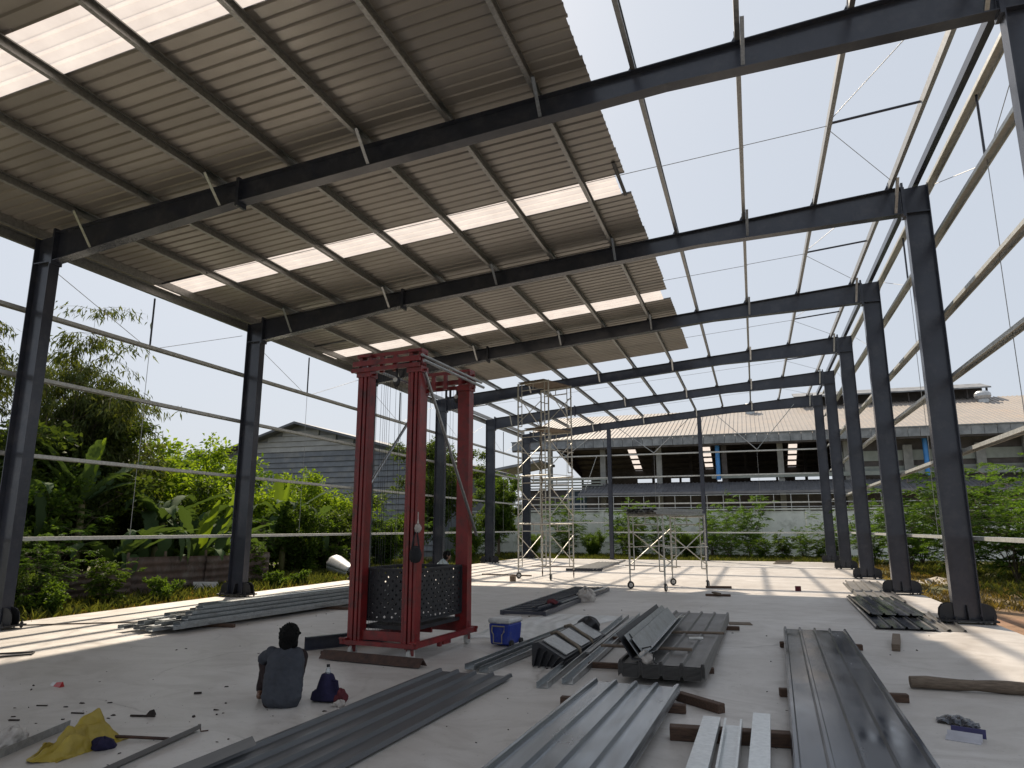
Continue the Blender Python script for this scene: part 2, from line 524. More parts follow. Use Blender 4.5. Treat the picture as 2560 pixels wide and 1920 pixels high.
# ------------------------------------------------------------------ ground, slab
gm = MB()
gm.grid(lambda u, v: ((u - .5) * 900, -150 + v * 900, -.16), 30, 30)
struct(gm.build('ground', M['ground']))
sb = MB()
sb.box(-.62, 15.44, -14, 37.95, -.4, 0)
struct(sb.build('concrete_slab', M['concrete']))

# ------------------------------------------------------------------ portal frames
def cprof(h, b, c, t):
    return [(b, c), (b, 0), (0, 0), (0, h), (b, h), (b, h - c), (b - t, h - c), (b - t, h - t), (t, h - t), (t, t), (b - t, t), (b - t, c)]


def hplate(mb, pts, y0, y1):             # polygon in xz extruded in y
    n = len(pts)
    mb.add([(x, y0, z) for x, z in pts] + [(x, y1, z) for x, z in pts],
           [tuple(range(n - 1, -1, -1)), tuple(range(n, 2 * n))] + [(i, (i + 1) % n, n + (i + 1) % n, n + i) for i in range(n)])


depth = [(0, .55), (4.0, .37), (10.9, .35), (W, .56)]


def make_frame():
    root = thing('portal_frame', '', 'steel frame', (0, 0, 0))
    for side in (-1, 1):
        xi = 0 if side < 0 else W                     # inner face
        xo = -CD if side < 0 else W + CD
        a, b = min(xi, xo), max(xi, xo)
        zi, zo = zt(a) - .02, zt(b) - .02
        m = MB()
        ft = .016
        for x in (a, b - ft):
            m.hexa([(x, -.1, .07), (x + ft, -.1, .07), (x + ft, .1, .07), (x, .1, .07), (x, -.1, zt(x) - .02), (x + ft, -.1, zt(x + ft) - .02), (x + ft, .1, zt(x + ft) - .02), (x, .1, zt(x) - .02)])
        m.hexa([(a + ft, -.006, .07), (b - ft, -.006, .07), (b - ft, .006, .07), (a + ft, .006, .07), (a + ft, -.006, zi), (b - ft, -.006, zo), (b - ft, .006, zo), (a + ft, .006, zi)])
        # stiffeners in the knee
        zk = 6.29 if side < 0 else 7.575
        m.box(a + ft + .002, b - ft - .002, -.094, -.008, zk - .008, zk + .008)
        m.box(a + ft + .002, b - ft - .002, .008, .094, zk - .008, zk + .008)
        col = m.build('column', M['steel'], root)
        bp = MB(); cx = (a + b) / 2
        bp.box(cx - .43, cx + .43, -.2, .2, .04, .068)
        bp.build('base_plate', M['black_steel'], col)
        for x1, sg in ((a, -1), (b, 1)):
            for yy in (-.075, .061):
                g = MB(); hplate(g, [(x1 + sg * q, z) for q, z in ((.002, .07), (.20, .07), (.215, .13), (.20, .24), (.15, .305), (.08, .33), (.002, .335))][::sg], yy, yy + .014)
                g.build('gusset', M['black_steel'], col)
        for y1, y2 in ((-.16, -.008), (.008, .16)):
            MB().hexa([(cx - .007, y1, .07), (cx + .007, y1, .07), (cx + .007, y2, .07), (cx - .007, y2, .07), (cx - .007, y1 * .62 if y1 < 0 else y1, .3), (cx + .007, y1 * .62 if y1 < 0 else y1, .3), (cx + .007, y2 * .62 if y2 > .1 else y2, .3), (cx - .007, y2 * .62 if y2 > .1 else y2, .3)]).build('stiffener', M['black_steel'], col)
        g = MB()
        for dx in (-.36, -.2, .2, .36):
            for yy in (-.165, .165):
                g.tube((cx + dx, yy, -.01), (cx + dx, yy, .13), .013, 6)
                g.tube((cx + dx, yy, .0685), (cx + dx, yy, .092), .024, 6)
                g.tube((cx + dx, yy, .012), (cx + dx, yy, .0395), .024, 6)
        g.build('anchor_bolt', M['black_steel'], col)
        # cap / end plate
        e = MB()
        x0 = xi if side < 0 else xi - .045
        e.box(x0 + .001, x0 + .044, -.11, .11, zt(xi) - (.60 if side < 0 else .62), zt(xi) + .07)
        e.build('end_plate', M['steel'], col)
    for k in range(3):
        (xa, da), (xb, db) = depth[k], depth[k + 1]
        if k == 1: (x2, d2) = (xb, db)
    r = MB()
    xs = [.046, 4.0, 10.9, W - .046]; ds = [d for _, d in depth]
    ft = .014
    for k in range(3):
        a, b = xs[k], xs[k + 1]; ta, tb = zt(a), zt(b); ba, bb = ta - ds[k], tb - ds[k + 1]
        r.hexa([(a, -.1, ta - ft), (b, -.1, tb - ft), (b, .1, tb - ft), (a, .1, ta - ft), (a, -.1, ta), (b, -.1, tb), (b, .1, tb), (a, .1, ta)])
        r.hexa([(a, -.1, ba), (b, -.1, bb), (b, .1, bb), (a, .1, ba), (a, -.1, ba + ft), (b, -.1, bb + ft), (b, .1, bb + ft), (a, .1, ba + ft)])
        r.hexa([(a, -.005, ba + ft), (b, -.005, bb + ft), (b, .005, bb + ft), (a, .005, ba + ft), (a, -.005, ta - ft), (b, -.005, tb - ft), (b, .005, tb - ft), (a, .005, ta - ft)])
    raf = r.build('rafter', M['steel'], root)
    sp = MB()
    sp.box(3.972, 3.998, -.112, .112, zt(4) - .44, zt(4) + .05)
    sp.box(4.002, 4.028, -.112, .112, zt(4) - .44, zt(4) + .05)
    sp.build('splice_plate', M['steel'], raf)
    for i, x in enumerate(PX):
        c = MB()
        c.box(x - .052, x - .044, -.09, .09, zt(x) + .001, zt(x) + .14)
        hplate(c, [(x - .12, zt(x) + .001), (x - .052, zt(x) + .001), (x - .052, zt(x) + .12)], -.004, .004)
        c.build('cleat', M['steel'], root)
        if i % 2 == 0:
            zb = zt(x) - np.interp(x, xs, ds)
            f = MB()
            p = V(x + .03, -.5, zt(x) + .03); q = V(x + .012, -.085, zb + .03)
            f.prism([(0, 0), (.05, 0), (.05, .005), (.005, .005), (.005, .05), (0, .05)], p, q)
            f.build('flange_brace', M['galv'], root)
    return root


WHICH = ['nearest the camera, its right column leaving the top corner', 'second from the camera', 'third from the camera',
         'fourth from the camera, just past the last roof sheets', 'fifth from the camera, under open sky', 'farthest of all, closing the far end']
frame0 = make_frame()
for i, y in enumerate(FY):
    f = frame0 if i == 0 else copy_tree(frame0)
    f.location = (0, y, 0)
    tag(f, 'dark grey steel portal frame ' + WHICH[i], 'steel frame', 'portal frames of the shed')

# end wall posts
for i, x in enumerate((4.47, 9.25)):
    root = thing('end_wall_post', 'slim grey steel post in the far end wall, ' + ('the left one' if i == 0 else 'the right one') + ' of two', 'steel post', (x, FY[5], 0), 'posts of the far end wall')
    top = zt(x) - np.interp(x, [0, 4, 10.9, W], [d for _, d in depth]) - .01
    m = MB()
    for dy in (-.1, .088): m.box(x - .1, x + .1, FY[5] + dy, FY[5] + dy + .012, .04, top)
    m.box(x - .005, x + .005, FY[5] - .088, FY[5] + .088, .04, top)
    m.build('shaft', M['steel'], root)
    m = MB(); m.box(x - .17, x + .17, FY[5] - .17, FY[5] + .17, .012, .039); m.build('base_plate', M['black_steel'], root)

# ------------------------------------------------------------------ purlins, girts
YB, YE = -6.0, FY[5] + .12
pp = cprof(PH, .065, .02, .004)
for i, x in enumerate(PX):
    m = MB()
    # web stands at -r side; lay along +y so r = +x
    m.prism([(a - .043, b) for a, b in pp], (x, YB, zt(x) + .002), (x, YE, zt(x) + .002))
    root = thing('roof_purlin', 'galvanised roof purlin running the length of the shed, %s from the left eave' % ORD[i], 'purlin', (x, YB, zt(x)), 'roof purlins')
    m.build('channel', M['galv_dull'], root)
    for y in FY:
        MB().prism([(a - .047 + .006, b) for a, b in cprof(PH - .012, .065, .02, .004)], (x, y - .38, zt(x) + .008), (x, y + .38, zt(x) + .008)).build('lap_joint', M['galv'], root)

ev = thing('eave_beam', 'galvanised double eave channel along the low left edge of the roof', 'eave beam', (-.5, YB, 6.6))
m = MB(); m.prism([(a, b) for a, b in cprof(.2, .075, .02, .004)], (-.54, YB, 6.605), (-.54, YE, 6.605)); m.build('lower_channel', M['galv_dull'], ev)
m = MB(); m.prism([(-a, b) for a, b in reversed(cprof(.15, .065, .02, .004))], (-.36, YB, zt(-.36) + .002), (-.36, YE, zt(-.36) + .002)); m.build('upper_channel', M['galv_dull'], ev)
ev = thing('eave_beam', 'dark steel tube beam joining the high right column tops', 'eave beam', (15.05, YB, 8.0))
m = MB(); m.bar((15.05, 2.9, zt(15.05) + .08), (15.05, YE, zt(15.05) + .08), .1, .15); m.build('tube', M['steel'], ev)

gp = [(x, y) for x, y in cprof(.15, .065, .02, .004)]
LG = [1.45, 2.9, 4.28, 5.47]
RG = [1.46, 2.98, 4.37, 5.57, 7.07, 8.2]
HT = ['lowest', 'second lowest', 'third from the floor', 'fourth from the floor', 'fifth from the floor', 'topmost']
for i, z in enumerate(LG):
    o = MB().prism([(y - .165, -x) for x, y in gp], (-CD, 2.9, z), (-CD, YE, z)).build('wall_girt', M['galv_girt'], None, loc=(-CD, 2.9, z))
    tag(o, 'galvanised girt along the open left wall, ' + (HT[i] if i < 3 else 'topmost') + ' of four', 'girt', 'girts of the left wall')
for i, z in enumerate(RG):
    o = MB().prism([(y + .008, -x) for x, y in gp], (W + CD, 2.9, z), (W + CD, YE, z)).build('wall_girt', M['galv_girt'], None, loc=(W + CD, 2.9, z))
    tag(o, 'galvanised girt along the open right wall, ' + HT[i] + ' of six', 'girt', 'girts of the right wall')
k = 0
for z, xa in ((1.42, 4.58), (1.93, -.3), (2.9, -.3), (4.3, -.3), (5.49, -.3)):
    xb = 4.36 if z == 1.93 else W + .1
    o = MB().prism([(y + .02, -x) for x, y in gp], (xa, FY[5] + .28, z), (xb, FY[5] + .28, z)).build('wall_girt', M['galv_girt'], None, loc=(xa, FY[5] + .28, z))
    tag(o, ['galvanised girt across the far end wall, lowest, right of the left post', 'short galvanised girt low in the left bay of the far end wall',
            'galvanised girt across the far end wall just above the white wall', 'galvanised girt across the far end wall below the topmost', 'galvanised girt across the far end wall, topmost'][k], 'girt', 'girts of the far end wall')
    k += 1

# sag rods in the roof and the walls, one set for each bay
BAY = ['nearest bay', 'second bay', 'third bay', 'fourth bay', 'farthest bay']
YM = [Y0 - S + S * .48 + i * S for i in range(6)]
for i in range(1, 6):
    y = YM[i]
    rt = thing('roof_tie', 'thin steel tie rods across the roof purlins in the ' + BAY[i - 1], 'tie rod', (PX[0], y, zt(0)), 'roof tie rods')
    for j in range(9):
        MB().tube((PX[j] - .04, y + .04 * (j % 2), zt(PX[j]) + .055), (PX[j + 1] + .04, y + .04 * (j % 2), zt(PX[j + 1]) + .055), .006, 6).build('rod', M['galv_dull'], rt)
    MB().tube((PX[9] + .03, y - .03, zt(PX[9]) + .07), (PX[10] - .05, y - .03, zt(PX[10]) + .07), .022, 8).build('strut', M['steel'], rt)
    for yy in (FY[i - 1] + .5, FY[i] - .4):
        MB().tube((PX[9] + .03, y + (.22 if yy > y else -.2), zt(PX[9]) + .07), (PX[10] - .06 - .3 * (yy < y), yy, zt(PX[10]) + .05), .006, 6).build('diagonal', M['galv_dull'], rt)
    MB().tube((PX[0] - .03, y, zt(PX[0]) + .07), (-.36, y, zt(-.36) + .07), .022, 8).build('strut', M['steel'], rt)
    for side, x, zz_, ze in ((-1, -CD - .1, LG, 6.55), (1, W + CD + .08, RG[:5], 8.15)):
        rt = thing('wall_tie', 'vertical tie rod with two slanting rods in the %s wall, %s' % ('left' if side < 0 else 'right', BAY[i - 1]), 'tie rod', (x, y, zz_[0]), 'wall tie rods')
        for j in range(len(zz_) - 1):
            MB().tube((x + .02 * (j % 2), y, zz_[j] - .02), (x + .02 * (j % 2), y, zz_[j + 1] + .03), .006, 6).build('rod', M['galv_dull'], rt)
        MB().tube((x, y, zz_[-1]), (x, y, ze), .02, 8).build('strut', M['steel'], rt)
        for yy in (FY[i - 1] + .15, FY[i] - .15):
            MB().tube((x, y + (.2 if yy > y else -.2), zz_[-1] + .0), (x, yy, ze - .1), .006, 6).build('diagonal', M['galv_dull'], rt)
for i, x in enumerate((2.1, 6.85, 12.0)):
    rt = thing('wall_tie', 'vertical tie rod with slanting rods in the far end wall, %s bay' % ('left', 'middle', 'right')[i], 'tie rod', (x, FY[5], 1.4), 'wall tie rods')
    y = FY[5] - .05
    MB().tube((x, y, 1.4), (x, y, 5.49), .006, 6).build('rod', M['galv_dull'], rt)
    for dx in (-1.9, 1.9): MB().tube((x, y, 5.5), (x + dx, y, 6.5 + .0868 * (x + dx)), .018, 6).build('diagonal', M['galv'], rt)
    if i == 0: MB().tube((x + 1.7, y, 5.45), (x + 1.0, y, 3.6), .018, 6).build('diagonal', M['galv'], rt)

# ------------------------------------------------------------------ roof sheets
COV = .83; PIT = COV / 4
rng = random.Random(3)


def sheet_profile(n=4, p=PIT, h=.03, mini=True, wb=.03, wt=.014):
    pts = [(-.02, 0)]
    for k in range(n + 1):
        c = k * p
        pts += [(c - wb, 0), (c - wt, h), (c + wt, h), (c + wb, 0)]
        if k < n and mini: pts += [(c + p / 2 - .012, 0), (c + p / 2, .003), (c + p / 2 + .012, 0)]
    return [q for q in pts[1:] if q[0] >= -.0301]


prof = sheet_profile(4, PIT, .028, False)
roof = thing('metal_roof', 'unfinished roof of ribbed metal sheets over the nearer bays', 'roof', (-.62, YB, zs(-.62)))
y = 19.13 + 7 * COV
ks = 7
n = 0
while y > YB:
    y0 = y - COV
    sky_ = any(abs(y0 - s) < .2 for s in (18.30, 11.66, 5.02))
    xr = (9.66 if sky_ else 9.84 + rng.uniform(-.015, .015))
    xl = -.84 + rng.uniform(-.01, .01)
    m = MB()
    nx = 14
    lift = .002 if sky_ else (n % 2) * .0015
    def fn(u, v, y0=y0, xl=xl, xr=xr, lift=lift):
        q = prof[min(int(round(v * (len(prof) - 1))), len(prof) - 1)]
        x = xl + (xr - xl) * u
        w = .004 * math.sin(u * 9.1 * 3 + y0) + .003 * math.sin(u * 31 + y0 * 2)
        return (x, y0 + q[0], zs(x) + q[1] + lift + w * .35)
    m.grid(fn, nx, len(prof) - 1)
    o = m.build('skylight_sheet' if sky_ else 'roof_sheet', M['frp'] if sky_ else M['roofing'], roof)
    y = y0; n += 1
gt = MB(); gt.box(9.70, 9.76, 11.2, 12.5, zs(9.73) - .03, zs(9.73) - .005)
gt.build('closing_strip', M['black_steel'], roof)

# ------------------------------------------------------------------ red material lift
def local(name, label, cat, loc, deg, group=None):
    return thing(name, label, cat, loc, group, R(deg), world_space=False)


lift = local('material_lift', 'red four-mast material lift on castors with a black perforated cage', 'lift', (7.2, 9.02, 0), -5)
mast = [(-.085, -.08), (.085, -.08), (.085, .08), (.05, .08), (.05, .065), (.04, .065), (.04, .08), (-.04, .08), (-.04, .065), (-.05, .065), (-.05, .08), (-.085, .08)]


def mastprof(front):
    s = -1 if front else 1
    p = [(-.095, .07), (.095, .07), (.095, -.07), (.062, -.07), (.062, -.035), (.05, -.035), (.05, -.085), (.012, -.085), (.012, -.03), (-.012, -.03), (-.012, -.085), (-.05, -.085), (-.05, -.035), (-.062, -.035), (-.062, -.07), (-.095, -.07)]
    return [(x, y * (1 if front else -1)) for x, y in (p if front else reversed(p))]


MX, MY = .40, .70
for fx in (-1, 1):
    for fy in (-1, 1):
        m = MB()
        pr = mastprof(fy < 0)
        n = len(pr)
        cx, cy = fx * MX, fy * MY
        m.add([(cx + a, cy + b, .2) for a, b in pr] + [(cx + a, cy + b, 3.72) for a, b in pr],
              [tuple(range(n - 1, -1, -1)), tuple(range(n, 2 * n))] + [(i, (i + 1) % n, n + (i + 1) % n, n + i) for i in range(n)])
        ms = m.build('mast', M['red'], lift)
        m = MB()                                     # mast head: collar with window and top plate
        m.box(cx - .11, cx + .11, cy - .095, cy + .095, 3.62, 3.70)
        for s in (-1, 1):
            m.box(cx + s * .075 - .025, cx + s * .075 + .025, cy - .06, cy + .06, 3.725, 3.90)
        m.box(cx - .105, cx + .105, cy - .085, cy + .085, 3.902, 3.94)
        for s in (-1, 1):
            m.tube((cx + .105 * s, cy, 3.86), (cx + .15 * s, cy, 3.86), .016, 6)
            m.tube((cx + .105 * s, cy, 3.66), (cx + .15 * s, cy, 3.66), .016, 6)
        m.build('mast_head', M['red'], ms)
        # caster
        c = MB()
        px, py = cx + fx * .03, cy + fy * .06
        c.box(px - .05, px + .05, py - .05, py + .05, .15, .162)
        c.hexa([(px - .032, py + .0, .07), (px - .026, py + .0, .07), (px - .026, py + .05, .07), (px - .032, py + .05, .07), (px - .032, py - .03, .149), (px - .026, py - .03, .149), (px - .026, py + .05, .149), (px - .032, py + .05, .149)])
        c.hexa([(px + .026, py + .0, .07), (px + .032, py + .0, .07), (px + .032, py + .05, .07), (px + .026, py + .05, .07), (px + .026, py - .03, .149), (px + .032, py - .03, .149), (px + .032, py + .05, .149), (px + .026, py + .05, .149)])
        c.tube((px - .04, py + .025, .075), (px + .04, py + .025, .075), .009, 8)
        cs = c.build('caster_fork', M['red'], lift)
        MB().disc((px, py + .025, .075), (1, 0, 0), .074, .044, 20).build('wheel', M['cast_white'], cs, smooth=True)
for fy in (-1, 1):
    cy = fy * MY
    m = MB()
    m.bar((-.56, cy, 3.925), (.46, cy, 3.925), .05, .05)
    m.build('crossbar', M['red'], lift)
    m = MB(); m.bar((-.56, cy - fy * -.11, 3.80), (.5, cy - fy * -.11, 3.80), .035, .07); m.build('crossbar', M['red'], lift)
    m = MB(); m.bar((-.58, cy - fy * -.112, 3.71), (.5, cy - fy * -.112, 3.71), .035, .055); m.build('crossbar', M['red'], lift)
    for x in (-.16, .05):
        MB().box(x - .03, x + .03, cy - .02, cy + .02, 3.68, 3.90).build('hanger', M['red'], lift)
    # base
    m = MB(); m.bar((-.5, cy, .275), (.5, cy, .275), .05, .11); m.build('base_rail', M['red'], lift)
    m = MB(); m.bar((-.56, cy + fy * .11, .19), (.56, cy + fy * .11, .19), .05, .05); m.build('base_rail', M['red'], lift)
for fx in (-1, 1):
    x = fx * (MX + .12)
    m = MB(); m.bar((x, -MY - .14, .20), (x, MY + .14, .20), .05, .07); m.build('base_rail', M['red'], lift)
    for fy in (-1, 1):
        m = MB(); m.tube((x - .05, fy * (MY + .12), .225), (x + .05, fy * (MY + .12), .225), .02, 8); m.tube((x, fy * (MY + .12) - .03, .215), (x, fy * (MY + .12) + .08, .215), .014, 6)
        m.build('outrigger_pin', M['red'], lift)
m = MB(); m.box(.47, .515, -.06, .14, .11, .165); m.box(.47, .515, -.16, -.1, .1, .165); m.build('side_bracket', M['red'], lift)
m = MB(); m.box(-.36, .40, -.6, .6, .34, .385); m.build('platform', M['black_steel'], lift)
m = MB(); m.box(-.02, .02, -.5, .5, .24, .338); m.box(-.3, .3, -.02, .02, .245, .335); m.build('platform_support', M['red'], lift)


def perforated(p0, eu, ev, nu, nv, w, h, r=.017, t=.012):
    """panel from p0 along eu (w) and ev (h) with a staggered grid of round holes"""
    m = MB(); p0 = V(p0); eu = V(eu).normalized(); ev = V(ev).normalized(); nn = eu.cross(ev)
    cu, cv = w / nu, h / nv
    for j in range(nv):
        for i in range(nu):
            st = .22 if j % 2 else -.22
            c = (cu * (i + .5 + st), cv * (j + .5))
            q = [(cu * i, cv * j), (cu * (i + .5), cv * j), (cu * (i + 1), cv * j), (cu * (i + 1), cv * (j + .5)), (cu * (i + 1), cv * (j + 1)), (cu * (i + .5), cv * (j + 1)), (cu * i, cv * (j + 1)), (cu * i, cv * (j + .5))]
            vs = []
            for a, b in q: vs.append(p0 + eu * a + ev * b)
            for a, b in q:
                an = math.atan2(b - cv * (j + .5), a - cu * (i + .5))
                vs.append(p0 + eu * (c[0] + r * math.cos(an)) + ev * (c[1] + r * math.sin(an)))
            m.add(vs, [(k, (k + 1) % 8, 8 + (k + 1) % 8, 8 + k) for k in range(8)])
    m.add([p0 + eu * a + ev * b + nn * c for a, b, c in ((0, 0, 0), (w, 0, 0), (w, h, 0), (0, h, 0), (0, 0, t), (w, 0, t), (w, h, t), (0, h, t))],
          [(0, 1, 5, 4), (1, 2, 6, 5), (2, 3, 7, 6), (3, 0, 4, 7)])
    return m


zb_, zt_ = .46, 1.07
BX, BY = .40, .60
for p0, eu, w in (((-.43, -BY, zb_), (1, 0, 0), .80), ((BX, -BY, zb_), (0, 1, 0), 2 * BY), ((-.43, BY, zb_), (1, 0, 0), .80), ((-.43, -BY, zb_), (0, 1, 0), 2 * BY)):
    perforated(p0, eu, (0, 0, 1), 7 if w < 1 else 10, 11, w, zt_ - zb_).build('perforated_panel', M['black_steel'], lift)
m = MB()
for a, b in (((-.44, -BY - .01), (BX + .01, -BY - .01)), ((BX + .01, -BY - .01), (BX + .01, BY + .01)), ((BX + .01, BY + .01), (-.44, BY + .01)), ((-.44, BY + .01), (-.44, -BY - .01))):
    for z in (zb_ - .012, zt_ + .012): m.bar((*a, z), (*b, z), .03, .024)
    m.bar((*a, zb_), (*a, zt_), .028, .028)
m.build('cage_frame', M['black_steel'], lift)
for k, x in enumerate((-.24, -.17, -.13, -.10, -.07, -.03, .06, .12, .15)):
    MB().tube((x, -MY + .02, .3), (x, -MY + .02, 3.68), .0025, 5).build('cable', M['black_steel'], lift)
for k, x in enumerate((-.2, -.1, .0, .06, .15, .2)):
    MB().tube((x, MY - .02, .3), (x, MY - .02, 3.68), .0025, 5).build('cable', M['black_steel'], lift)
for cy, x in ((-MY - .02, .09), (MY + .02, .24)):
    m = MB(); m.ball((x, cy, 3.53), .055, .03, .075, 12, 8); m.tube((x, cy, 3.58), (x, cy, 3.70), .018, 6); m.torus((x, cy, 3.45), (0, 1, 0), .02, .006, 12, 6)
    pu = m.build('hoist_block', M['black_steel'], lift, smooth=True)
    MB().disc((x, cy - .033, 3.55), (0, 1, 0), .032, .01, 16).build('dial', M['cast_white'], pu)
for x in (.08, .15):
    MB().tube((x, MY - .03, 3.52), (x, MY - .03, 3.66), .018, 8).build('cable_end', M['black_steel'], lift)
for x, z in ((.52, 3.84), (.56, 3.76), (-.5, 3.82)):
    MB().tube((x, -MY - .1, z), (x, MY + .28, z - .04), .021, 10).build('galvanised_pipe', M['galv'], lift, smooth=True)
MB().tube((.53, -MY - .02, 3.62), (.545, MY + .12, 1.50), .021, 10).build('galvanised_pipe', M['galv'], lift, smooth=True)
MB().tube((-.5, MY, 3.35), (-.50, -MY - .02, 1.85), .021, 10).build('galvanised_pipe', M['galv'], lift, smooth=True)
# small white characters stencilled down the outer face of the left front mast
m = MB(); r_ = random.Random(8)
for k in range(7):
    z = 1.62 - k * .052; y = -MY - .005
    for q in range(5):
        a = r_.uniform(-.014, .014); b = r_.uniform(-.017, .017)
        if q % 2: m.box(-MX - .0975, -MX - .096, y - .016, y + .016, z + b - .003, z + b + .003)
        else: m.box(-MX - .0977, -MX - .096, y + a - .003, y + a + .003, z - .018, z + .018)
m.build('lettering', M['cast_white'], lift)


# soft things: closed lumpy surfaces
def blob(fn, nu=20, nv=14):
    """closed surface; fn(theta, phi) -> point, phi from pole to pole"""
    m = MB(); vs = []; fs = []
    for j in range(nv + 1):
        for i in range(nu): vs.append(fn(2 * math.pi * i / nu, math.pi * j / nv))
    for j in range(nv):
        for i in range(nu): fs.append((j * nu + i, (j + 1) * nu + i, (j + 1) * nu + (i + 1) % nu, j * nu + (i + 1) % nu))
    return m.add(vs, fs)


def lump(c, rx, ry, rz, seed, rough=.18, flat=True, freq=3):
    r = random.Random(seed); ph = [r.uniform(0, 6.28) for _ in range(8)]
    def fn(t, p):
        k = 1 + rough * (math.sin(freq * t + ph[0] + 2 * p) * .5 + math.sin((freq + 2) * t + ph[1] - 3 * p) * .35 + math.sin((2 * freq + 1) * t + ph[2] + 5 * p) * .2)
        x = rx * math.sin(p) * math.cos(t) * k; y = ry * math.sin(p) * math.sin(t) * k; z = rz * math.cos(p) * (1 + rough * .6 * math.sin(4 * t + ph[3]))
        if flat: z = max(z, -rz * .55) + rz * .55
        return (c[0] + x, c[1] + y, c[2] + z)
    return blob(fn, 26, 16)


def crumple(o, strength, scale=.06, sub=1):
    if sub:
        s = o.modifiers.new('sub', 'SUBSURF'); s.levels = sub; s.render_levels = sub
    tx = bpy.data.textures.new('crumple', 'CLOUDS'); tx.noise_scale = scale
    d = o.modifiers.new('crumple', 'DISPLACE'); d.texture = tx; d.strength = strength; d.texture_coords = 'LOCAL'; d.mid_level = .5
    return o


# bags hung on the right front mast
b = thing('cloth_bag', 'small off-white cloth bag tied to the red mast above a dark bag', 'bag', (7.66, 8.17, 1.62))
o = lump((7.66, 8.17, 1.60), .045, .04, .055, 5, .12, False).build('pouch', M['white_rag'], b, smooth='all')
MB().path([(7.65, 8.19, 1.80), (7.655, 8.18, 1.72), (7.66, 8.17, 1.66)], [.008, .006, .016], 6).build('cord', M['white_rag'], b)
b = thing('shoulder_bag', 'dark shoulder bag hanging by its strap from the red mast', 'bag', (7.65, 8.14, 1.18))
def bagfn(t, p):
    w = .085 * (1 - .25 * max(0, math.cos(p)))
    return (7.655 + w * abs(math.sin(p)) ** .6 * math.cos(t), 8.13 + .045 * abs(math.sin(p)) ** .6 * math.sin(t), 1.285 + .105 * math.cos(p))
blob(bagfn, 20, 12).build('pouch', M['shorts'], b, smooth='all')
MB().path([(7.60, 8.13, 1.33), (7.62, 8.15, 1.5), (7.645, 8.17, 1.63), (7.67, 8.15, 1.5), (7.71, 8.13, 1.33)], .012, 6).build('strap', M['shorts'], b)

# ------------------------------------------------------------------ scaffold towers
def scaffold(name, label, loc, deg, wx, wy, levels, wheels, leglen, planks, group):
    """frames stand at local y=0 and y=wy, each wx wide; cross braces run along y"""
    rt = local(name, label, 'scaffold', loc, deg, group)
    r = .025; ri = .0165
    z0 = leglen
    for lv, hh in enumerate(levels):
        for y in (0, wy):
            m = MB()
            zb, ztp = z0, z0 + hh
            for x in (0, wx): m.tube((x, y, zb), (x, y, ztp), r, 8)
            m.tube((0, y, ztp - .03), (wx, y, ztp - .03), r, 8)
            m.tube((.16, y, ztp - .26), (wx - .16, y, ztp - .26), ri, 6)
            m.tube((wx / 2, y, ztp - .26), (wx / 2, y, ztp - .03), ri, 6)
            for x, s in ((0, 1), (wx, -1)):
                xi = x + s * .16
                m.tube((xi, y, zb + .12), (xi, y, ztp - .03), ri, 6)
                for q in (.12, .45, .80, 1.14):
                    if q < hh - .3: m.tube((x, y, zb + q), (xi, y, zb + q), ri, 6)
            m.build('end_frame', M['scaf'], rt, smooth=True)
        for x in (-.02, wx + .02):
            za, zc = z0 + .22, z0 + hh - .38
            for a, b in ((za, zc), (zc, za)):
                MB().tube((x, 0, a), (x + .012, wy, b), .0145, 6).build('cross_brace', M['scaf'], rt)
        z0 += hh
    zb = leglen
    for i, (x, y) in enumerate(((0, 0), (wx, 0), (0, wy), (wx, wy))):
        if i in wheels:
            m = MB(); m.tube((x, y, .17), (x, y, zb), .017, 8)
            m.box(x - .03, x + .03, y - .025, y + .025, .15, .20)
            fk = m.build('caster_stem', M['galv_dull'], rt)
            wd = (1, .35, 0) if i % 2 else (.9, -.5, 0)
            c = (x + .04, y - .03, .10)
            MB().torus(c, wd, .074, .026, 20, 8).build('tyre', M['rubber'], fk, smooth='all')
            MB().disc(c, wd, .062, .03, 16).build('hub', M['cast_white'], fk)
            MB().disc(c, wd, .018, .075, 10).build('axle', M['galv_dull'], fk)
        else:
            m = MB(); m.tube((x, y, .0), (x, y, .16), .012, 8, .026); m.tube((x, y, .16), (x, y, zb), .017, 8); m.build('leg_spike', M['rust'], rt)
    for (z, xa, xb, sl) in planks:
        k = 0
        x = xa
        while x < xb - .05:
            m = MB(); m.bar((x + .1, -.12, z + sl * k), (x + .1, wy + .12, z + .02 + sl * k), .19, .03); m.build('plank', M['timber_grey'], rt)
            x += .215; k += 1
    return rt


sc1 = scaffold('scaffold_tower', 'tall four-stage scaffold tower of thin zinc tubes near the left wall', (4.26, 22.59, 0), -19, 1.26, 1.36, [1.52, 1.56, 1.52, 1.60], (0, 1), .25,
               [(4.86, .35, 1.2, .0), (6.46, .1, 1.15, 0)], 'scaffold towers')
for z in (1.76, 2.56, 3.32, 4.12):
    for x in (-.03, 1.29):
        MB().tube((x, -.06, z), (x, 1.42, z + .01), .0105, 6).build('ledger', M['scaf'], sc1)
MB().tube((.55, 1.0, .45), (.62, 1.05, 5.0), .02, 6).build('standing_pipe', M['scaf'], sc1)
MB().tube((.75, .25, .6), (.68, .3, 3.4), .02, 6).build('standing_pipe', M['scaf'], sc1)
m = MB(); r_ = random.Random(4)
pts = [(.62 + .04 * math.sin(k * 1.9), .42 + .04 * math.cos(k * 2.3), 1.3 + k * .17) for k in range(24)]
m.path(pts, .022, 6); m.path([(a + .05, b + .03 * math.sin(i), c) for i, (a, b, c) in enumerate(pts)], .014, 5)
m.build('rope_coil', M['rope'], sc1)
for (a, b) in (((0, 0, 6.2), (0, 0, 6.9)), ((1.26, 0, 6.2), (1.26, 0, 6.6))):
    pass
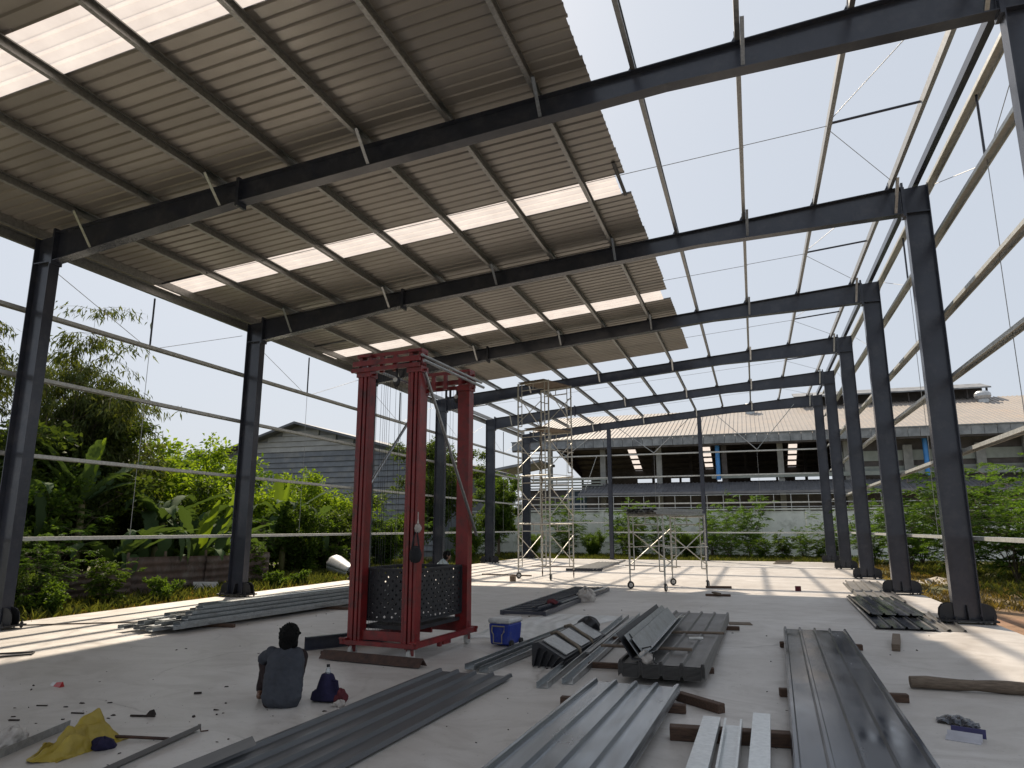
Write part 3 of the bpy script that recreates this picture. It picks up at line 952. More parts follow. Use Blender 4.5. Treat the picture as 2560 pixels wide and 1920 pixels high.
sc2 = scaffold('scaffold_tower', 'low single-stage scaffold on wheels carrying a load of steel sections', (8.36, 19.82, 0), -31, 1.17, 1.86, [1.58], (0, 1, 2, 3), .38, [], 'scaffold towers')
for x in (-.03, 1.2):
    MB().tube((x, -.05, 1.10), (x, 1.91, 1.10), .0135, 6).build('ledger', M['scaf'], sc2)
# the load lying on the low scaffold
r_ = random.Random(12)
Rm = Matrix.Rotation(R(-31), 4, 'Z')
k = 0
for row in range(3):
    for c in range(6):
        x = .1 + c * .19 + r_.uniform(-.02, .02)
        z = 1.965 + row * .052
        e = r_.uniform(-.18, .1)
        M2 = Matrix.Translation((8.36, 19.82, 0)) @ Rm
        p = M2 @ V(x, -.12 + e, z); q = M2 @ V(x + r_.uniform(-.05, .05), 2.0 + e, z + r_.uniform(-.006, .006))
        mm = MB().prism([(a - .075, -b + .05) for b, a in cprof(.15, .048, .015, .004)], p, q)
        o = mm.build('steel_channel', M['galv_dull'], None, loc=tuple(p))
        tag(o, 'grey steel channel laid on the low scaffold, %s layer, %s from the left' % (('bottom', 'middle', 'top')[row], ORD[c]), 'steel channel', 'steel load on the low scaffold')

# ------------------------------------------------------------------ piles of roofing sheets on the floor
def thick_profile(n, p, h, t=.004):
    q = sheet_profile(n, p, h, False, .024, .012)
    return q, t


def floor_sheet(name, label, far, near, width, z, mat, group, nrib=4, h=.032, bow=0.0, seed=0):
    """ribbed sheet lying from far centre point to near centre point"""
    p = width / nrib
    q, t = thick_profile(nrib, p, h)
    a = V(far[0], far[1], z); b = V(near[0], near[1], z)
    d = (a - b).normalized(); r = d.cross(V(0, 0, 1)).normalized()
    L = (a - b).length; ns = 8
    m = MB(); npf = len(q)
    off = -width / 2
    for side in (0, 1):
        vs = []
        for s in range(ns + 1):
            u = s / ns
            zz2 = bow * math.sin(u * 6.0 + seed) * .5 + bow * .3 * math.sin(u * 13 + seed * 2)
            for (x, y) in q:
                P = b + d * (L * u) + r * (x + off) + V(0, 0, y + zz2 - (t if side else 0))
                vs.append(P)
        fs = []
        for s in range(ns):
            for i in range(npf - 1):
                f = (s * npf + i, s * npf + i + 1, (s + 1) * npf + i + 1, (s + 1) * npf + i)
                fs.append(f if not side else f[::-1])
        m.add(vs, fs)
    N = (ns + 1) * npf
    for s in (0, ns):
        for i in range(npf - 1): m.f.append((s * npf + i, s * npf + i + 1, N + s * npf + i + 1, N + s * npf + i))
    for i in (0, npf - 1):
        for s in range(ns): m.f.append((s * npf + i, (s + 1) * npf + i, N + (s + 1) * npf + i, N + s * npf + i))
    o = m.build(name, mat, None, loc=(near[0], near[1], z))
    return tag(o, label, 'metal sheet', group)


LAY = ['top', 'second', 'third', 'fourth', 'fifth', 'sixth', 'seventh']
r_ = random.Random(5)
# A: pile running down left of centre
for k in range(3):
    floor_sheet('roofing_sheet', 'matt grey ribbed sheet, %s of the pile running past the seated man' % (LAY[2 - k]), (8.57 + .03 * k, 7.70 - .12 * (2 - k)), (8.36 + .03 * k, 2.3), .84, .008 + .011 * k, M['sheet_matt'], 'sheets in the left pile', bow=.004, seed=k)
# B: shiny pile in the centre foreground
for k in range(5):
    dx = r_.uniform(-.01, .01)
    floor_sheet('roofing_sheet', 'glossy grey ribbed sheet, %s of the foreground pile with pale reflections' % LAY[4 - k], (10.47 + dx, 7.22 + r_.uniform(-.02, .02)), (10.32 + dx, 2.6), .79, .088 + .011 * k, M['sheet_zinc'], 'sheets in the centre pile', bow=.003, seed=k)
# C: long pile right of centre
for k in range(5):
    dx = r_.uniform(-.014, .014)
    floor_sheet('roofing_sheet', 'long dark ribbed sheet, %s of the pile in the right foreground' % LAY[4 - k], (12.40 + dx, 11.75 + r_.uniform(-.03, .03)), (12.16 + dx, 2.6), .81, .088 + .011 * k, M['sheet_dark'], 'sheets in the right pile', bow=.003, seed=k)
# D: bundled pile behind
for k in range(12):
    far = 13.0 if k < 10 else (11.2 if k == 10 else 10.1)
    floor_sheet('roofing_sheet', 'dusty grey ribbed sheet in the bundled pile under loose timbers, %s from the bottom' % ORD[k], (10.68 + .02 * (far - 10) / 3, far), (10.635, 7.87 + .02 * (k == 11)), .85, .072 + .0118 * k, M['sheet_old'], 'sheets in the bundled pile', bow=.001, seed=0)
# E: loose overlapping sheets at the right slab edge
E_ = [((14.45, 23.6), (14.02, 13.25), .84, .006, 'sheet_old', 'longest dusty ribbed sheet lying against the right slab edge, lowest of four'),
      ((14.0, 18.6), (13.85, 13.2), .84, .030, 'sheet_dark', 'dark ribbed sheet in the front of the loose sheets by the right columns'),
      ((14.55, 23.9), (14.18, 17.6), .84, .052, 'sheet_old', 'dusty ribbed sheet at the far end of the loose sheets by the right columns'),
      ((14.03, 18.4), (13.98, 14.75), .86, .076, 'sheet_dark', 'short dark ribbed sheet lying on top of the loose sheets by the right columns')]
for f, n_, w, z, mt, lb in E_:
    floor_sheet('roofing_sheet', lb, f, n_, w, z, M[mt], 'loose sheets by the right columns', bow=.005, seed=z * 40)
floor_sheet('roofing_sheet', 'pale narrow ribbed sheet half under the loose sheets beside the right columns', (14.72, 16.0), (14.47, 13.3), .42, .006, M['sheet_old'], 'loose sheets by the right columns', nrib=2)

# ------------------------------------------------------------------ timbers, logs
def timber(label, p, q, w=.075, h=.075, mat='timber', z=0., name='timber', cat='timber', group='timbers on the slab', bevel=.006):
    c = (V(p) + V(q)) / 2
    o = MB().bar((p[0], p[1], z + h / 2), (q[0], q[1], z + h / 2), w, h).build(name, M[mat], None, bevel=bevel, loc=(c.x, c.y, z))
    # local x along the timber for the grain
    return tag(o, label, cat, group)


timber('brown timber under the near end of the right sheet pile, sticking out both sides', (11.78, 7.78, 0), (12.92, 7.9, 0))
timber('brown timber under the far end of the right sheet pile', (11.88, 10.85, 0), (12.92, 10.95, 0))
timber('brown timber supporting the centre sheet pile, its end showing on the right', (9.85, 6.78, 0), (10.98, 6.82, 0))
timber('brown timber under the hidden near part of the centre sheet pile', (9.7, 4.2, 0), (10.9, 4.25, 0))
timber('brown timber under the hidden near part of the right sheet pile', (11.6, 4.4, 0), (12.8, 4.45, 0))
timber('short brown timber lying askew right of the centre sheet pile', (10.87, 7.30, 0), (11.28, 6.92, 0), .085, .08)
timber('thick brown timber under the three white channels', (10.93, 6.0, 0), (11.83, 6.08, 0), .11, .1)
timber('dark timber under the near end of the bundled sheet pile', (9.70, 8.62, 0), (11.12, 8.72, 0), .07, .06)
timber('dark timber under the far end of the bundled sheet pile', (10.15, 12.3, 0), (11.32, 12.4, 0), .07, .06)
timber('flat batten lying across the bundled sheet pile and the grey channels', (9.86, 8.60, 0), (10.9, 8.62, 0), .07, .028, 'timber_grey', .243)
timber('flat batten lying across the far part of the bundled sheet pile', (10.5, 10.1, 0), (11.18, 10.22, 0), .07, .03, 'timber_grey', .222)
timber('short timber block standing alone beyond the right sheet pile', (13.33, 11.0, 0), (13.52, 12.1, 0), .1, .09, 'timber_grey')
timber('short timber protruding at the left of the black flashing bundle', (9.55, 10.6, 0), (9.95, 10.65, 0), .08, .07)
timber('flat brown board beside the far end of the bundled sheet pile', (11.12, 13.2, 0), (11.5, 13.25, 0), .32, .012, 'timber_grey')
timber('brown timber under the near part of the galvanised channel stack', (1.75, 9.85, 0), (3.42, 10.1, 0), .08, .055)
timber('brown timber under the far part of the galvanised channel stack', (2.2, 12.75, 0), (3.85, 12.95, 0), .08, .055)
timber('small crossed plank under two others near the low scaffold', (10.42, 18.3, 0), (11.0, 18.35, 0), .12, .05, 'timber')
timber('small crossed plank lying over another near the low scaffold', (10.6, 18.5, 0), (10.75, 18.15, 0), .1, .04, 'timber_grey', .051)
timber('dark plank beside the right wheel of the low scaffold', (10.28, 20.65, 0), (10.95, 20.75, 0), .1, .06, 'timber')
timber('long thin batten on the sunlit slab left of the tall scaffold', (2.46, 24.0, 0), (4.35, 23.75, 0), .05, .04, 'timber')
timber('thin batten on the sunlit slab behind the tall scaffold', (2.5, 29.8, 0), (4.4, 29.7, 0), .06, .04, 'timber')
timber('pale batten on the far slab in front of the end wall', (6.2, 31.6, 0), (8.6, 31.2, 0), .05, .03, 'timber_grey')
b = MB().box(4.40, 4.56, 21.3, 21.44, 0, .16).build('concrete_block', M['cardboard'], None, bevel=.006, loc=(4.48, 21.37, 0))
tag(b, 'small brown block standing beside the left scaffold wheel', 'block')
# a hollow red brick-like block on the slab
m = MB(); m.box(12.55, 12.69, 20.4, 20.43, 0, .12); m.box(12.55, 12.69, 20.52, 20.55, 0, .12); m.box(12.55, 12.58, 20.43, 20.52, 0, .12); m.box(12.66, 12.69, 20.43, 20.52, 0, .12); m.box(12.56, 12.68, 20.44, 20.51, .0, .03)
tag(m.build('small_box', M['maroon'], None, loc=(12.62, 20.47, 0)), 'small dark red box alone on the sunlit slab', 'box')
m = MB(); r_ = random.Random(2)
for k in range(4):
    a = r_.uniform(-.25, .25)
    m.bar((12.35 + .05 * k, 35.2 + .1 * k, .02 + .04 * k), (13.1 + .04 * k, 35.4 + a, .03 + .05 * k), .12, .03)
tag(m.build('board_pile', M['timber_grey'], None, loc=(12.7, 35.3, 0)), 'little pile of pale boards at the far end of the slab', 'boards')
# round log at right
m = MB(); pts = []; rr = []
r_ = random.Random(9)
for k in range(13):
    u = k / 12; pts.append((13.06 + u * 1.75, 8.58 + u * .02 + .006 * math.sin(k), .062 + .004 * math.sin(k * 1.7))); rr.append(.058 + .006 * math.sin(k * 1.3) + r_.uniform(-.002, .002))
m.path(pts, rr, 12)
tag(m.build('log', M['timber_grey'], None, smooth=True, loc=(13.06, 8.58, 0)), 'weathered round timber log lying at the right edge of the picture', 'log')

# ------------------------------------------------------------------ steel sections on the floor
def chan(label, p, q, prof_, mat, group, name='steel_channel', roll=0, cat='steel channel'):
    o = MB().prism(prof_, p, q, roll=roll).build(name, M[mat], None, loc=tuple(p))
    return tag(o, label, cat, group)


# three white channels in the foreground
flat = [(a - .065, -b + .055) for b, a in cprof(.13, .055, .015, .004)]        # web on top
trough = [(a - .065, b) for b, a in cprof(.13, .055, .015, .004)]              # web below, open upward
chan('pale zinc channel lying web up, leftmost of three in the foreground', (11.20, 3.2, .102), (11.245, 6.13, .102), flat, 'galv_bright', 'channels in the foreground')
chan('pale zinc channel lying open side up between two others in the foreground', (11.385, 3.2, .102), (11.405, 6.12, .102), trough, 'galv_bright', 'channels in the foreground')
chan('pale zinc channel lying web up, rightmost of three in the foreground', (11.555, 3.2, .102), (11.615, 6.36, .102), flat, 'galv_bright', 'channels in the foreground')
# channels right of the flashing bundle
u1 = [(a - .06, b) for b, a in cprof(.12, .06, .012, .004)]
chan('long galvanised channel open upward, nearest of two beside the bundled pile', (9.50, 7.36, .003), (9.41, 12.9, .06), u1, 'galv', 'channels beside the bundled pile')
chan('long galvanised channel, partner close to the bundled pile', (9.70, 7.62, .003), (9.66, 13.3, .06), u1, 'galv', 'channels beside the bundled pile')
chan('narrow galvanised strip between two channels beside the bundled pile', (9.56, 9.2, .055), (9.55, 12.9, .075), [(-.03, 0), (.03, 0), (.03, .02), (-.03, .02)], 'galv_dull', 'channels beside the bundled pile')
chan('galvanised channel stretching from the left sheet pile to the black bundle, left one', (8.50, 7.86, .036), (8.82, 11.5, .05), u1, 'galv', 'channels left of the black bundle')
chan('galvanised channel stretching from the left sheet pile to the black bundle, right one', (8.66, 7.9, .004), (8.97, 11.3, .03), u1, 'galv', 'channels left of the black bundle')
# black painted channel behind the man, rusty angle before the lift
chan('dark grey steel channel on the floor between the man and the lift', (5.90, 8.52, .002), (6.75, 9.95, .002), [(a - .075, b) for a, b in cprof(.17, .07, .02, .005)], 'steel', None)
chan('rusty steel angle lying in front of the red lift', (6.42, 8.12, .012), (7.88, 7.95, .012), [(-.09, 0), (0, .095), (.09, 0), (.075, 0), (0, .08), (-.075, 0)], 'rust', None, 'steel_angle', cat='steel angle')
chan('dark rusty bar under the left wheels of the red lift', (6.2, 8.45, .0), (6.62, 8.45, .0), [(-.06, 0), (.06, 0), (.06, .035), (-.06, .035)], 'rust', None, 'steel_bar', cat='steel bar')
# galvanised channel stack on the left
r_ = random.Random(21)
dirx = .111
LYR = ['bottom', 'second', 'third', 'fourth', 'top']
for row in range(5):
    for c in range((6, 6, 5, 4, 3)[row]):
        x0 = 2.12 + c * .165 + row * .055 + r_.uniform(-.014, .014)
        s = 8.95 + r_.uniform(0, .15) + row * .24 + (.35 if c < 2 else 0) * (row > 1) + .2 * ((c + row) % 2)
        e = 15.4 + r_.uniform(-.1, .3)
        z = .057 + row * .0555
        fl = (c + row) % 2
        prf = [(a - .075, (-b + .053) if fl else b) for b, a in cprof(.15, .053, .018, .003)]
        p = (x0 + dirx * (s - 8.95), s, z); q = (x0 + dirx * (e - 8.95), e, z)
        chan('zinc channel of the long left stack, %s layer, %s from the wall' % (LYR[row], ORD[c]), p, q, prf, 'galv', 'stacked channels on the left', 'galvanised_channel')
# thin rods by the left edge
for lb, pts, rad, mt in (('thin dark rod on the sunlit strip beside the nearest left column', [(.0, 9.05, .02), (.9, 9.7, .015), (1.7, 10.2, .012)], .012, 'rust'),
                    ('dark hose lying on the sunlit strip at the left edge', [(2.2, 6.2, .015), (2.5, 6.75, .015), (2.75, 7.1, .015), (2.62, 7.25, .015), (2.2, 6.9, .015)], .012, 'rubber')):
    tag(MB().path(pts, rad, 6).build('rod' if 'rod' in lb else 'hose', M[mt], None, smooth=True, loc=pts[0]), lb, 'rod' if 'rod' in lb else 'hose')
tag(MB().path([(6.66, 4.52, .03), (6.95, 4.6, .03), (7.28, 4.72, .012)], .012, 6).build('thin_bar', M['rust'], None, loc=(6.9, 4.6, 0)), 'thin dark bar running right from the yellow cloth', 'bar')
# trim strips in the left foreground
def strip(label, a, b, w, h, mat, name='edge_trim'):
    pr = [(-w / 2, 0), (w / 2, h * .3), (w / 2, h), (w / 2 - .006, h), (w / 2 - .006, h * .3 + .006), (-w / 2, .006)]
    return tag(MB().prism(pr, a, b).build(name, M[mat], None, loc=a), label, 'metal trim')


strip('bent grey metal trim in the left foreground with a curled end', (7.46, 3.9, .0), (7.30, 5.0, .005), .055, .05, 'sheet_old')
o = MB().path([(7.30, 5.0, .045), (7.31, 5.01, .05), (7.325, 5.0, .02), (7.34, 4.99, .004), (7.38, 5.03, .004)], .006, 5).build('wire_hook', M['rust'], None, loc=(7.3, 5, 0))
tag(o, 'small bent wire at the curled end of the foreground trim', 'wire')
tag(MB().prism([(-.03, 0), (.05, 0), (.05, .06), (.045, .06), (.045, .005), (-.03, .005)], (6.55, 3.6, .002), (6.20, 4.72, .002)).build('edge_trim', M['galv_dull'], None, loc=(6.5, 3.6, 0)), 'grey channel strip passing under the yellow cloth', 'metal trim')
tag(MB().prism([(-.045, 0), (0, .055), (.045, 0), (.04, 0), (0, .047), (-.04, 0)], (8.08, 3.2, .07), (8.12, 4.62, .075)).build('edge_trim', M['sheet_old'], None, loc=(8.1, 3.2, 0)), 'folded grey trim lying on top of the left sheet pile', 'metal trim')

# lattice panel with flat bars, black
lat = thing('steel_grating', 'long black steel ladder-like panel lying on the slab beyond the cooler', 'steel panel', (7.43, 16.0, 0))
for x0, x1 in ((7.03, 7.05), (7.87, 7.93)):
    MB().bar((x0, 13.1, .05), (x1, 18.95, .05), .06, .08).build('rail', M['steel'], lat)
for k in range(20):
    y = 13.14 + k * .305
    MB().bar((7.06, y, .05), (7.85, y + .03, .05), .05, .06).build('rung', M['steel'], lat)
chan('dark steel channel lying on the black ladder panel', (7.66, 13.2, .095), (7.86, 18.3, .095), u1, 'steel', 'channels on the black panel')
chan('light grey steel strip lying on the black ladder panel', (7.78, 14.6, .095), (7.98, 18.2, .11), [(-.03, 0), (.03, 0), (.03, .03), (-.03, .03)], 'galv', 'channels on the black panel')
o = lump((7.72, 14.15, .12), .1, .14, .06, 33, .3).build('rag', M['maroon'], None, smooth='all', loc=(7.72, 14.15, .12)); tag(crumple(o, .05), 'dark red rag lying on the black ladder panel', 'rag')
o = lump((7.98, 16.05, .0), .2, .24, .18, 34, .3).build('rag', M['white_rag'], None, smooth='all', loc=(7.98, 16.05, 0)); tag(crumple(o, .12, .09), 'crumpled pale plastic bag beside the black ladder panel', 'plastic bag')
# far rack
rk = thing('steel_rack', 'low steel grille lying on the sunlit slab behind the tall scaffold', 'steel panel', (5.6, 28.5, 0))
MB().bar((4.75, 26.9, .06), (6.1, 27.1, .06), .08, .1).build('rail', M['steel'], rk)
MB().bar((5.3, 31.2, .12), (6.0, 31.3, .12), .08, .1).build('rail', M['steel'], rk)
for k in range(8):
    x = 5.0 + k * .13
    MB().bar((x, 27.0, .1), (x + .15, 31.2, .16), .04, .05).build('slat', M['galv_dull'], rk)
MB().bar((6.1, 27.1, .1), (6.3, 31.0, .25), .06, .06).build('rail', M['steel'], rk)

# black flashing bundle tied with cloth
fb = thing('flashing_bundle', 'bundle of folded black metal flashings tied with rope beside the channels', 'flashing bundle', (9.28, 9.5, 0))
ang = []
a0, a1 = V(9.22, 8.5, 0), V(9.30, 10.55, 0)
def vprof(s, t=.006, th=.0):
    w = .2 * s; h = .22 * s
    return [(-w, h), (-w + t, h), (0, t * 1.6), (w - t, h * .62), (w, h * .62), (0, 0)]
outer = [(-.18, 0), (.20, 0), (.22, .10), (-.10, .27), (-.18, .25)]
MB().prism(outer, a0, a1).build('folded_flashing', M['black_steel'], fb)
for k in range(5):
    p = a0 + V(-.14 + .075 * k, -.09 - .03 * (k % 2), .006); q = p + V(.02, .5, 0)
    MB().prism([(-.004, 0), (.004, 0), (.06 + .01 * k, .2 - .03 * k), (.052 + .01 * k, .2 - .03 * k)], p, q).build('folded_flashing', M['black_steel'], fb)
for k in range(3):
    y = 8.62 + k * .66; ox = .04 * (y - 8.5)
    e1 = V(9.22 + .205 + ox, y, .118); e2 = V(9.22 - .085 + ox, y, .272); nn_ = V(.5, 0, .87) * .012; dy = V(.018, .44, 0)
    MB().hexa([e1, e1 + dy, e2 + dy, e2, e1 + nn_, e1 + dy + nn_, e2 + dy + nn_, e2 + nn_]).build('grey_insert', M['galv_dull'], fb)
for k, y in enumerate((9.2, 9.9)):
    pts = [(9.06, y + .1, .26), (9.15, y + .06, .29), (9.3, y, .215), (9.43, y - .05, .15), (9.48, y - .08, .12), (9.5, y - .09, .03)]
    MB().path(pts, .022, 6).build('rope', M['rope'], fb, smooth='all')
o = lump((9.27, 10.6, .14), .16, .12, .12, 41, .25).build('black_cap', M['black_steel'], fb, smooth='all')
# galvanised and black flashing bundle on the bundled pile
gb = thing('flashing_bundle', 'bundle of grey and zinc flashings lying on the bundled sheet pile', 'flashing bundle', (10.4, 9.5, .22))
p, q = V(10.34, 7.86, .24), V(10.36, 11.0, .24)
MB().prism([(-.16, .26), (-.154, .262), (.006, .012), (.1, .012), (.1, 0), (0, 0)], p, q).build('black_flashing', M['black_steel'], gb)
MB().prism([(-.13, .24), (-.125, .243), (.03, .03), (.16, .13), (.164, .126), (.03, .02)], p + V(.05, .04, .0), q + V(.04, .1, 0)).build('zinc_flashing', M['galv'], gb)
MB().prism([(-.08, .2), (-.075, .203), (.05, .05), (.18, .10), (.184, .096), (.05, .04)], p + V(.07, .1, .0), q + V(.05, .2, 0)).build('zinc_flashing', M['galv'], gb)
MB().path([(10.28, 8.1, .47), (10.36, 8.08, .36), (10.42, 8.05, .33), (10.52, 8.02, .36), (10.55, 8.0, .28), (10.56, 7.9, .24), (10.60, 7.8, .23)], .009, 6).build('tie_wire', M['rubber'], gb)
o = lump((10.47, 7.98, .245), .09, .1, .07, 51, .3, False).build('cloth_wrap', M['white_rag'], gb, smooth='all')
tag(MB().tube((10.78, 9.55, .245), (10.95, 9.6, .245), .02, 8).build('spray_can', M['cast_white'], None, smooth=True, loc=(10.86, 9.57, .225)), 'small white tube lying on the bundled sheet pile', 'tube')
# plastic film on the floor
def film(u, v):
    x = 7.35 + 1.5 * u + .35 * v; y = 10.1 + 3.3 * v + .25 * math.sin(3 * u)
    e = min(u, 1 - u, v, 1 - v)
    z = .005 + (.035 * (math.sin(9 * u + 4 * v) ** 2) * math.sin(7 * v + 2 * u) ** 2 + .018 * math.sin(23 * u + 11 * v) ** 2) * min(1, e * 9)
    return (x + .09 * math.sin(7 * v + 1), y + .1 * math.sin(9 * u), z)
fm = MB().grid(film, 40, 40)
tag(fm.build('plastic_film', M['paper'], None, smooth='all', loc=(8.2, 11.5, 0)), 'crumpled pale plastic film spread on the floor behind the cooler', 'plastic film')
# cooler
co_ = local('cooler_box', 'blue cooler box with a scuffed white lid and beige handle', 'cooler', (8.235, 9.86, 0), -8)
def rbox(x0, x1, y0, y1, z0, z1, tp=0.0):
    return MB().hexa([(x0 + tp, y0 + tp, z0), (x1 - tp, y0 + tp, z0), (x1 - tp, y1 - tp, z0), (x0 + tp, y1 - tp, z0), (x0, y0, z1), (x1, y0, z1), (x1, y1, z1), (x0, y1, z1)])
rbox(-.165, .165, -.2, .2, .02, .30, .02).build('body', M['blue'], co_, bevel=.018)
rbox(-.172, .172, -.205, .205, .303, .37, -.006).build('lid', M['lid'], co_, bevel=.02)
MB().box(-.03, .03, -.215, -.2, .31, .34).build('latch', M['lid'], co_)
m = MB(); m.path([(-.10, -.212, .27), (-.10, -.222, .2), (-.075, -.222, .16), (-.075, -.216, .05), (.055, -.216, .05), (.055, -.222, .16), (.09, -.222, .2), (.09, -.212, .27), (-.1, -.212, .27)], .010, 6)
m.build('handle', M['beige_plastic'], co_)
for s in (-1, 1):
    MB().disc((.172, s * .15, .045), (1, 0, 0), .045, .03, 16).build('wheel', M['rubber'], co_)

# ------------------------------------------------------------------ small litter
b = thing('drink_bottle', 'clear water bottle standing in the navy cloth bag', 'bottle', (7.73, 6.2, .06))
def rev(c, prof2, n=16):
    m = MB(); vs = []; fs = []
    for r2, z in prof2:
        for i in range(n): vs.append((c[0] + r2 * math.cos(2 * math.pi * i / n), c[1] + r2 * math.sin(2 * math.pi * i / n), c[2] + z))
    for j in range(len(prof2) - 1):
        for i in range(n): fs.append((j * n + i, j * n + (i + 1) % n, (j + 1) * n + (i + 1) % n, (j + 1) * n + i))
    return m.add(vs, fs)
rev((7.72, 6.2, .05), [(.001, 0), (.033, 0), (.034, .02), (.034, .17), (.031, .19), (.02, .235), (.013, .25), (.013, .262)]).build('body', M['clear'], b, smooth='all')
rev((7.72, 6.2, .05), [(.015, .256), (.016, .28), (.001, .281)]).build('cap', M['black_steel'], b)
def bagp(t, p):
    z = .13 + .125 * math.cos(p); w = .05 + .075 * max(0., 1 - z / .256) ** .8
    k = 1 + .12 * math.sin(3 * t + 1) + .08 * math.sin(5 * t + 9 * z)
    return (7.715 + w * k * math.cos(t) * min(1, math.sin(p) * 2.5) + .05 * (z < .1) * math.cos(t), 6.2 + w * k * .8 * math.sin(t) * min(1, math.sin(p) * 2.5), z)
o = blob(bagp, 26, 18).build('cloth_bag', M['navy'], None, smooth='all', loc=(7.715, 6.2, 0)); tag(o, 'navy cloth bag standing on the floor beside the seated man', 'bag')
MB_ = MB().path([(7.79, 6.17, .2), (7.84, 6.17, .19), (7.855, 6.17, .12), (7.84, 6.17, .07)], .013, 6).build('strap', M['navy'], o)
o = lump((7.86, 6.2, .0), .075, .06, .075, 61, .25).build('rag', M['maroon'], None, smooth='all', loc=(7.86, 6.2, 0)); tag(crumple(o, .03, .05), 'crumpled maroon cloth leaning on the navy bag', 'rag')
o = lump((7.95, 6.06, .0), .055, .05, .035, 62, .35).build('wrapper', M['white_rag'], None, smooth='all', loc=(7.95, 6.06, 0)); tag(crumple(o, .03, .05), 'small crumpled white wrapper beside the maroon cloth', 'wrapper')
m = MB(); m.hexa([(4.68, 5.85, 0), (4.80, 5.82, 0), (4.80, 5.88, 0), (4.68, 5.91, 0), (4.70, 5.87, .035), (4.80, 5.85, .05), (4.80, 5.86, .05), (4.70, 5.88, .035)])
cg = m.build('carton', M['redpaint'], None, loc=(4.74, 5.87, 0)); tag(cg, 'small crushed red and white carton on the floor at left', 'carton')
MB().hexa([(4.63, 5.855, .001), (4.679, 5.852, .001), (4.679, 5.915, .001), (4.63, 5.92, .001), (4.64, 5.87, .03), (4.695, 5.868, .037), (4.695, 5.885, .037), (4.64, 5.89, .03)]).build('flap', M['lid'], cg)
# yellow cloth
def yfn(u, v):
    x = 6.57 + .38 * u; y = 4.08 + .66 * v - .10 * u
    ridge = math.exp(-((u - .45 - .25 * (1 - v)) / .25) ** 2)
    e = min(u, 1 - u, v, 1 - v)
    z = (.03 + .17 * ridge * (0.25 + .75 * v) + .025 * math.sin(9 * u + 3 * v) + .02 * math.sin(15 * v + 4 * u) + .018 * math.sin(26 * u - 7 * v) + .03 * abs(math.sin(11 * u - 6 * v)) - .02 * abs(math.sin(8 * u + 13 * v))) * min(1, e * 7)
    return (x + .05 * math.sin(5 * v + 1.2) * (1 - u), y + .06 * math.sin(6 * u + 2), max(z, .004))
o = MB().grid(yfn, 44, 44).build('yellow_cloth', M['yellow'], None, smooth='all', loc=(6.75, 4.45, 0))
crumple(o, .045, .10, 1)
s_ = o.modifiers.new('thick', 'SOLIDIFY'); s_.thickness = .004
tag(o, 'crumpled yellow cloth lying on the floor in the left foreground', 'cloth')
o = lump((6.97, 4.40, .0), .09, .07, .05, 71, .25).build('rag', M['navy'], None, smooth='all', loc=(6.97, 4.40, 0)); tag(o, 'dark blue cloth peeping out from under the yellow cloth', 'rag')
o = lump((6.24, 4.24, .0), .1, .11, .08, 72, .3).build('plastic_bag', M['white_rag'], None, smooth='all', loc=(6.24, 4.24, 0)); tag(crumple(o, .06, .06), 'crumpled greyish plastic bag at the left picture edge', 'plastic bag')
# dark crumpled sheet scrap and violet profile offcut at right
def scr(u, v):
    x = 13.0 + .28 * u + .03 * v; y = 7.18 - .16 * u + .16 * v
    return (x, y, .006 + .05 * math.sin(3.14 * u) * abs(math.sin(3.14 * v)) ** .5 + .02 * abs(math.sin(11 * u + 3 * v)))
o = MB().grid(scr, 14, 10).build('metal_scrap', M['sheet_dark'], None, loc=(13.15, 7.15, 0)); o.modifiers.new('thick', 'SOLIDIFY').thickness = .004
tag(o, 'crumpled black scrap lying on the floor at right', 'scrap')
o = MB().prism([(-.07, .045), (-.066, .047), (-.035, .006), (.0, .006), (.02, .03), (.04, .006), (.07, .006), (.07, 0), (.037, 0), (.02, .023), (.003, 0), (-.038, 0)], (12.97, 6.72, .0), (13.19, 6.64, .0)).build('profile_offcut', M['offwhite_metal'], None, loc=(13.1, 6.7, 0))
tag(o, 'short folded offcut, violet above and white below, on the floor at right', 'metal offcut')
MB().hexa([(13.02, 6.795, .01), (13.24, 6.715, .01), (13.242, 6.721, .01), (13.022, 6.801, .01), (13.025, 6.81, .075), (13.245, 6.73, .075), (13.247, 6.736, .075), (13.027, 6.816, .075)]).build('violet_upstand', M['purple'], o)
# sticks
for k, (x, y, a, L, w, lb) in enumerate([(6.53, 5.2, .25, .22, .018, 'dark broken stick with a chip on it behind the yellow cloth'), (5.9, 5.1, .2, .12, .012, 'thin dark splinter left of the broken stick'),
                                  (5.6, 4.75, .3, .09, .014, 'short dark splinter above the yellow cloth'), (5.35, 5.2, .3, .10, .012, 'dark splinter below the crushed carton'), (6.35, 6.05, .6, .07, .02, 'stubby dark wood chip alone on the floor left of the man')]):
    d = V(math.cos(a), math.sin(a), 0) * L / 2; c = V(x, y, w / 2)
    tag(MB().bar(c - d, c + d, w, w * .8).build('splinter', M['twig'], None, loc=(x, y, 0)), lb, 'stick')
m = MB(); m.hexa([(6.55, 5.21, .012), (6.62, 5.23, .012), (6.62, 5.26, .012), (6.55, 5.24, .012), (6.58, 5.22, .05), (6.61, 5.235, .06), (6.61, 5.24, .06), (6.58, 5.23, .05)])
tag(m.build('splinter', M['twig'], None, loc=(6.58, 5.23, 0)), 'dark wood chip standing on the broken stick', 'stick')
